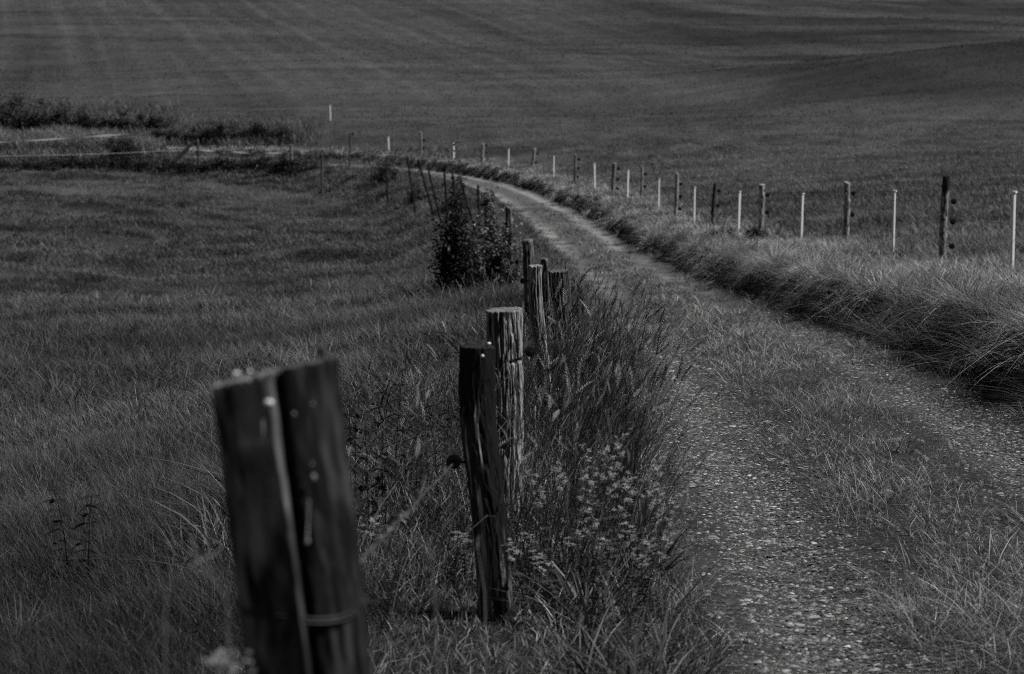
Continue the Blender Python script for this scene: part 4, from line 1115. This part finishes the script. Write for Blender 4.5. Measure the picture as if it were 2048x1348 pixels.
# pale tall grass on the left around the tape, and round the gate
def pale_grass():
    mb = MB()
    for (uu, vv, n, hh, al0) in (((-60, 290), (270, 312), 20000, .75, .16), ((150, 560), (262, 285), 9000, .6, .12), ((330, 570), (310, 330), 8000, .2, .26), ((-60, 640), (322, 334), 7000, .4, .08), ((640, 900), (304, 322), 5000, .3, .13), ((60, 330), (215, 262), 8000, .7, .10), ((300, 600), (255, 296), 8000, .7, .09), ((-20, 200), (225, 265), 5000, .8, .09)):
        for _ in range(1):
            u = rng.uniform(*uu, 500); v = rng.uniform(*vv, 500)
            g = np.array([ground_at(a, b, 70) for a, b in zip(u[:160], v[:160])])
            m = n; k = rng.integers(0, len(g), m); p = g[k] + rng.normal(0, 1, (m, 3)) * np.array((.8, .9, 0))
            p[:, 2] = height(p[:, 0], p[:, 1])
            cl = fbm(p[:, 0] * .7, p[:, 1] * .7, 140, 3)
            al = al0 * rng.uniform(.5, 1.5, m) * (.5 + cl)
            blades(mb, p, hh * (.4 + 1.1 * cl) * rng.uniform(.6, 1.3, m), rng.uniform(.03, .06, m), rng.uniform(0, 6.3, m), rng.uniform(0, .4, m), rng.gamma(2, .25, m), 3, al * .9, al * 1.2)
    tag(mb.build('tall_pale_grass', M_grass), 'tall pale dry grass around the white tape and far gate', 'grass', kind='stuff')
pale_grass()

# ------------------------------------------------------------------ nettles, docks, flowers
def nettle(name, seed, h, tail=0):
    r = np.random.default_rng(seed); o = empty(name, (0, 0, 0))
    nn = 9; t = np.linspace(0, 1, 12); bend = r.normal(0, .05, 2)
    ax = np.stack([bend[0] * t ** 2 * h, bend[1] * t ** 2 * h, t * h], -1)
    mb = MB(); tube(mb, ax, np.linspace(.0038, .0014, 12), .035, 5); mb.build('stem', M_leaf, o)
    mb = MB()
    V0 = np.array([(0, 0, 0), (.30, -.26, .02), (.30, .26, .02), (.62, -.20, -.10), (.62, .20, -.10), (1, 0, -.34), (.3, 0, -.03), (.62, 0, -.15)])
    F0 = np.array([(0, 1, 6), (0, 6, 2), (1, 3, 7), (1, 7, 6), (2, 6, 7), (2, 7, 4), (3, 5, 7), (4, 7, 5)])
    for i in range(nn):
        f = .22 + .78 * i / (nn - 1); z = f; c = np.array((bend[0] * z ** 2 * h, bend[1] * z ** 2 * h, z * h)); L_ = .115 * (1.1 - .72 * f) + .015
        for q in range(4 if i > 5 else 2):
            a = np.array([i * PI / 2 + q * (PI if i <= 5 else PI / 2) + r.uniform(-.4, .4)]); R = rotz(a)
            scatter(mb, V0 * np.array((1, .8, 1 + .5 * r.random())), F0, np.ones(8), c[None], R, np.array([L_ * r.uniform(.8, 1.3)]), r.uniform(.012, .04))
            # hanging catkins
            e = R[0] @ np.array((.02, .01, -.015)); tube(mb, [c, c + e, c + e * 1.3 + np.array((0, 0, -.02))], .0015, .07, 3)
    mb.build('leaves', M_leaf, o); return o
def dock(name, seed, h):
    r = np.random.default_rng(seed); o = empty(name, (0, 0, 0))
    t = np.linspace(0, 1, 8); ax = np.stack([.12 * h * t ** 2, 0 * t, h * t], -1)
    mb = MB(); tube(mb, ax, np.linspace(.005, .002, 8), .03, 5)
    for k in range(3):
        z = r.uniform(.4, .7) * h; tube(mb, [(.05 * z, 0, z), (.05 * z + r.normal(0, .05), r.normal(0, .05), z + .2 * h)], .002, .03, 4)
    mb.build('stem', M_leaf, o)
    mb = MB(); n = 150; f = r.uniform(.42, 1, n); p = np.stack([.12 * h * f ** 2, 0 * f, h * f], -1) + r.normal(0, 1, (n, 3)) * np.array((.018, .018, .01)) * (1.3 - f)[:, None]
    TV, TF = head_template(r, .02, .006, 6, 1); scatter(mb, TV, TF, np.ones(len(TV)), p, rotrand(n), r.uniform(.8, 1.6, n), r.uniform(.012, .03, n))
    mb.build('seed_spike', M_leaf, o); return o
def bedstraw(name, seed, h):
    r = np.random.default_rng(seed); o = empty(name, (0, 0, 0))
    t = np.linspace(0, 1, 8); ax = np.stack([.18 * h * t ** 2, .05 * h * t, h * t], -1)
    mb = MB(); tube(mb, ax, np.linspace(.0018, .0009, 8), .06, 4)
    sp = MB(); pos = []
    for k in range(9):
        f = .74 + .26 * k / 8; c = np.array((.18 * h * f ** 2, .05 * h * f, h * f)); a = k * 2.4
        L_ = .030 * (1.25 - f) * 1.6 + .006; e = c + np.array((math.cos(a) * L_, math.sin(a) * L_, L_ * .5)); tube(mb, [c, e], .0008, .07, 3)
        m = 11; pos.append(c + (e - c) * r.uniform(.5, 1.1, (m, 1)) + r.normal(0, .0055, (m, 3)))
    for k in range(7):
        f = .12 + .08 * k; c = np.array((.18 * h * f ** 2, .05 * h * f, h * f))
        n = 6; a = np.arange(n) * PI / 3; scatter(mb, LV, LF, np.ones(4), np.tile(c, (n, 1)), rotz(a), np.full(n, .022), .06)
    mb.build('stem', M_leaf, o)
    pos = np.concatenate(pos); m = len(pos)
    FV = np.array([(0, 0, 0), (1, -.3, .25), (1, .3, .25), (-.3, 1, .25), (.3, 1, .25), (-1, -.3, .25), (-1, .3, .25), (-.3, -1, .25), (.3, -1, .25)])
    FF = np.array([(0, 1, 2), (0, 4, 3), (0, 6, 5), (0, 7, 8)])
    scatter(sp, FV, FF, np.ones(9), pos, rotrand(m, .9), r.uniform(.0035, .006, m), r.uniform(.32, .62, m)); sp.build('flower_spray', M_flower, o); return o

nt = [(762, 752, 8.3), (787, 742, 8.6), (812, 790, 8.8), (735, 800, 7.9), (708, 812, 7.6), (845, 790, 9.2), (892, 778, 8.7), (878, 800, 8.2), (915, 800, 9.5), (700, 770, 8.3), (660, 790, 8.6), (830, 830, 8.0), (770, 860, 7.4), (130, 955, 7.6), (172, 985, 7.4), (1180, 690, 9.2)]
np_ = {}
for i, (u, v, Y) in enumerate(nt):
    a = P(u, v, Y); hh = max(.3, a[2] - H(a[0], a[1])); kd = i % 3
    loc = (a[0], a[1], a[2] - hh)
    if kd not in np_:
        np_[kd] = nettle('nettle_plant', 200 + kd, .8); o = np_[kd]; o.location = Vector([float(q) for q in loc])
    else: o = copy_tree(np_[kd], loc)
    o.rotation_euler = (0, 0, i * 1.3); s_ = hh / .8; o.scale = (max(.8, s_), max(.8, s_), s_)
    lab = 'upright nettle stalk with drooping leaf tiers between the two nearest posts' if i < 13 else ('nettle in the meadow grass at the lower left' if i < 15 else 'nettle in the tall grass right of the streaked post')
    tag(o, lab, 'nettle', 'nettles between the nearest posts' if i < 13 else ('nettles in the lower left meadow' if i < 15 else None))

dk = [(828, 462, 500), (842, 470, 512), (850, 455, 495), (864, 460, 500), (836, 448, 486), (690, 428, 452), (728, 432, 452), (800, 508, 548), (812, 520, 556), (716, 540, 580), (876, 490, 540)]
dp = None
for i, (u, v, vf) in enumerate(dk):
    g = ground_at(u + 4, vf); a = P(u, v, g[1]); hh = max(.3, a[2] - g[2])
    if dp is None: dp = dock('dock_plant', 300, .9); o = dp; o.location = Vector([float(q) for q in g])
    else: o = copy_tree(dp, g)
    o.rotation_euler = (0, 0, 2.2 + i * .5); o.scale = (1.2, 1.2, hh / .9)
    tag(o, 'dark dock stalk gone to seed on the meadow slope left of the bramble bush', 'dock plant', 'dock stalks on the meadow slope')

vd = [(1232, 622, 9.6), (1192, 640, 9.2), (1283, 655, 9.4), (1150, 655, 9.0), (1256, 702, 8.6), (1212, 742, 8.2), (1130, 705, 8.8), (1300, 748, 8.2), (1172, 800, 7.6), (1268, 812, 7.6)]
for i, (u, v, Y) in enumerate(vd):
    a = P(u, v, Y); hh = max(.3, a[2] - H(a[0], a[1]))
    o = copy_tree(dp, (a[0] - .12 * hh, a[1], a[2] - hh)); o.rotation_euler = (0, 0, .2 * math.sin(i * 3)); o.scale = (1, 1, hh / .9)
    tag(o, 'dark dock stalk rising from the tall verge grass right of the streaked post', 'dock plant', 'dock stalks in the verge')
for i, (u, v, vf) in enumerate(((958, 440, 560), (975, 452, 566), (992, 448, 566), (1008, 470, 570), (1022, 490, 574), (940, 470, 590), (1000, 500, 580), (1030, 520, 580), (968, 420, 548), (900, 455, 590))):
    g = ground_at(u, vf); a = P(u, v, g[1]); hh = max(.3, a[2] - g[2])
    o = copy_tree(np_[i % 3], g, i * 1.1); o.scale = (1.5, 1.5, hh / .8)
    tag(o, 'tall nettle standing among the lighter clump beside the bramble bush', 'nettle', 'nettles around the bramble bush')

bs = [(1185, 880), (1212, 905), (1228, 892), (1262, 925), (1290, 950), (1185, 945), (1205, 965), (1150, 930), (1262, 1035), (1285, 1075), (1215, 1010), (1215, 1065), (1248, 1085), (1055, 1085), (1062, 1120), (1112, 1065), (1118, 1115), (1320, 970), (1300, 1000), (1330, 1130), (928, 1052), (700, 1040), (1110, 955)]
bp = {}
for i, (u, v) in enumerate(bs):
    Y = 6.2 + .9 * ((i * 37) % 10) / 10 if u > 1000 else 6.9
    a = P(u, v, Y); g0 = H(a[0], a[1]); hh = max(.2, a[2] - g0); kd = i % 3
    if kd not in bp: bp[kd] = bedstraw('bedstraw_plant', 400 + kd, .5); o = bp[kd]; o.location = Vector((float(a[0]), float(a[1]), g0))
    else: o = copy_tree(bp[kd], (a[0], a[1], g0))
    o.rotation_euler = (0, 0, i * 2.1); o.scale = (1.05, 1.05, hh / .5)
    tag(o, 'stem with small white flower sprays in the verge grass beside the gravel rut', 'wild flower', 'white-flowered stems in the verge') if u > 1000 else tag(o, 'white-flowered stem beside the foot of the crooked post' if u > 900 else 'white-flowered stem behind the split post', 'wild flower')

# blurred grass heads close to the lens
def near_head(name, path, L_, R_, al, lab, seed, wid=.0012):
    r = np.random.default_rng(seed); o = empty(name, path[0]); tag(o, lab, 'grass stalk', 'out of focus grass stalks near the lens')
    pts = np.asarray(path, float); t = np.linspace(0, 1, 20); d = np.linspace(0, 1, len(pts))
    c = np.stack([np.interp(t, d, pts[:, k]) for k in range(3)], -1)
    mb = MB(); tube(mb, c, np.linspace(wid, wid * .6, 20), al * .8, 5); mb.build('stem', M_grass, o, loc=path[0])
    dr = c[-1] - c[-3]; dr /= np.linalg.norm(dr); up = np.array((0, 1.0, .2)); xx = np.cross(up, dr); xx /= np.linalg.norm(xx); yy = np.cross(dr, xx)
    TV, TF = head_template(r, L_, R_, 60, 1.0, .25); mb = MB()
    scatter(mb, TV, TF, np.ones(len(TV)), c[-1:], np.stack([xx, yy, dr], -1)[None], np.ones(1), al); mb.build('seed_head', M_grass, o, loc=path[0]); return o
def gp(u, Y):
    a = P(u, 1300, Y); return np.array((a[0], a[1], H(a[0], a[1])))
near_head('grass_stalk', [gp(300, 2.45), P(330, 1180, 2.45), P(375, 1140, 2.45)], .045, .0045, .30, 'blurred pale grass head left of the split post', 1)
near_head('grass_stalk', [gp(480, 2.4), P(455, 1200, 2.4), P(405, 1128, 2.4)], .036, .004, .28, 'second blurred pale grass head touching the split post on its left', 2)
near_head('grass_stalk', [gp(700, 3.0), P(745, 1285, 3.0), P(800, 1262, 3.0)], .034, .004, .26, 'blurred grass head low right of the split post', 3)
near_head('grass_stalk', [gp(900, 3.2), P(870, 1190, 3.2), P(858, 1112, 3.2)], .030, .004, .34, 'blurred pale grass tip between the split and crooked posts', 4)
near_head('grass_stalk', [gp(980, 3.6), P(970, 1190, 3.6), P(956, 1100, 3.6)], .026, .0045, .34, 'blurred pale grass tip in front of the crooked post', 5)
near_head('grass_stalk', [gp(1330, 3.6), P(1385, 1230, 3.6), P(1430, 1194, 3.6)], .045, .004, .14, 'blurred dull grass head over the left edge of the gravel rut', 6)
near_head('grass_stalk', [gp(860, 4.2), P(905, 1310, 4.2), P(937, 1190, 4.2)], .030, .003, .22, 'blurred pale stalk standing left of the foot of the crooked post', 7)
o = empty('flower_head', P(455, 1345, 2.3)); tag(o, 'blurred pale flower head at the foot of the split post', 'wild flower')
r_ = np.random.default_rng(9); mb = MB(); n = 90; c = P(450, 1330, 2.3)
p = c + r_.normal(0, 1, (n, 3)) * np.array((.014, .012, .009)); scatter(mb, LV, LF, np.ones(4), p, rotrand(n), r_.uniform(.007, .012, n), r_.uniform(.2, .45, n)); mb.build('petals', M_flower, o, loc=P(455, 1345, 2.3))
mb = MB(); tube(mb, [gp(470, 2.3), P(462, 1400, 2.3), c], [.003, .002, .002], .06, 5); mb.build('stem', M_leaf, o, loc=P(455, 1345, 2.3))


# ------------------------------------------------------------------ light
SUN_AZ, SUN_EL = math.radians(100), math.radians(56)     # azimuth clockwise from the view direction
sd = Vector((math.sin(SUN_AZ) * math.cos(SUN_EL), math.cos(SUN_AZ) * math.cos(SUN_EL), math.sin(SUN_EL)))
sl = bpy.data.lights.new('sun', 'SUN'); sl.energy = 5.0; sl.angle = math.radians(.5); sl.color = (1, .995, .985)
so = bpy.data.objects.new('sun', sl); COL.objects.link(so); so.rotation_euler = sd.to_track_quat('Z', 'Y').to_euler(); so.location = (20, 10, 60)
w = bpy.data.worlds.new('World'); scene.world = w; w.use_nodes = True
N, L = w.node_tree.nodes, w.node_tree.links; N.clear()
sky = N.new('ShaderNodeTexSky'); sky.sky_type = 'NISHITA'; sky.sun_disc = False; sky.air_density = .4; sky.dust_density = .1; sky.sun_elevation = SUN_EL; sky.sun_rotation = SUN_AZ
bw = N.new('ShaderNodeRGBToBW'); bg = N.new('ShaderNodeBackground'); bg.inputs['Strength'].default_value = .05
wo = N.new('ShaderNodeOutputWorld')
L.new(sky.outputs['Color'], bw.inputs['Color']); L.new(bw.outputs['Val'], bg.inputs['Color']); L.new(bg.outputs['Background'], wo.inputs['Surface'])

# ------------------------------------------------------------------ camera
cd = bpy.data.cameras.new('camera'); cd.lens = 70; cd.sensor_width = 36; cd.clip_start = .1; cd.clip_end = 3000
cd.dof.use_dof = True; cd.dof.focus_distance = 10.5; cd.dof.aperture_fstop = 5.0
co = bpy.data.objects.new('camera', cd); COL.objects.link(co); co.location = (0, 0, CZ); co.rotation_euler = (PI / 2 + PITCH, 0, 0)
scene.camera = co
scene.view_settings.view_transform = 'Standard'; scene.view_settings.look = 'None'; scene.view_settings.gamma = 1
scene.view_settings.exposure = -0.08
scene.cycles.use_denoising = False
scene.cycles.filter_width = 1.05
scene.cycles.sampling_pattern = 'TABULATED_SOBOL'
scene.cycles.max_bounces = 5; scene.cycles.diffuse_bounces = 1; scene.cycles.transmission_bounces = 3
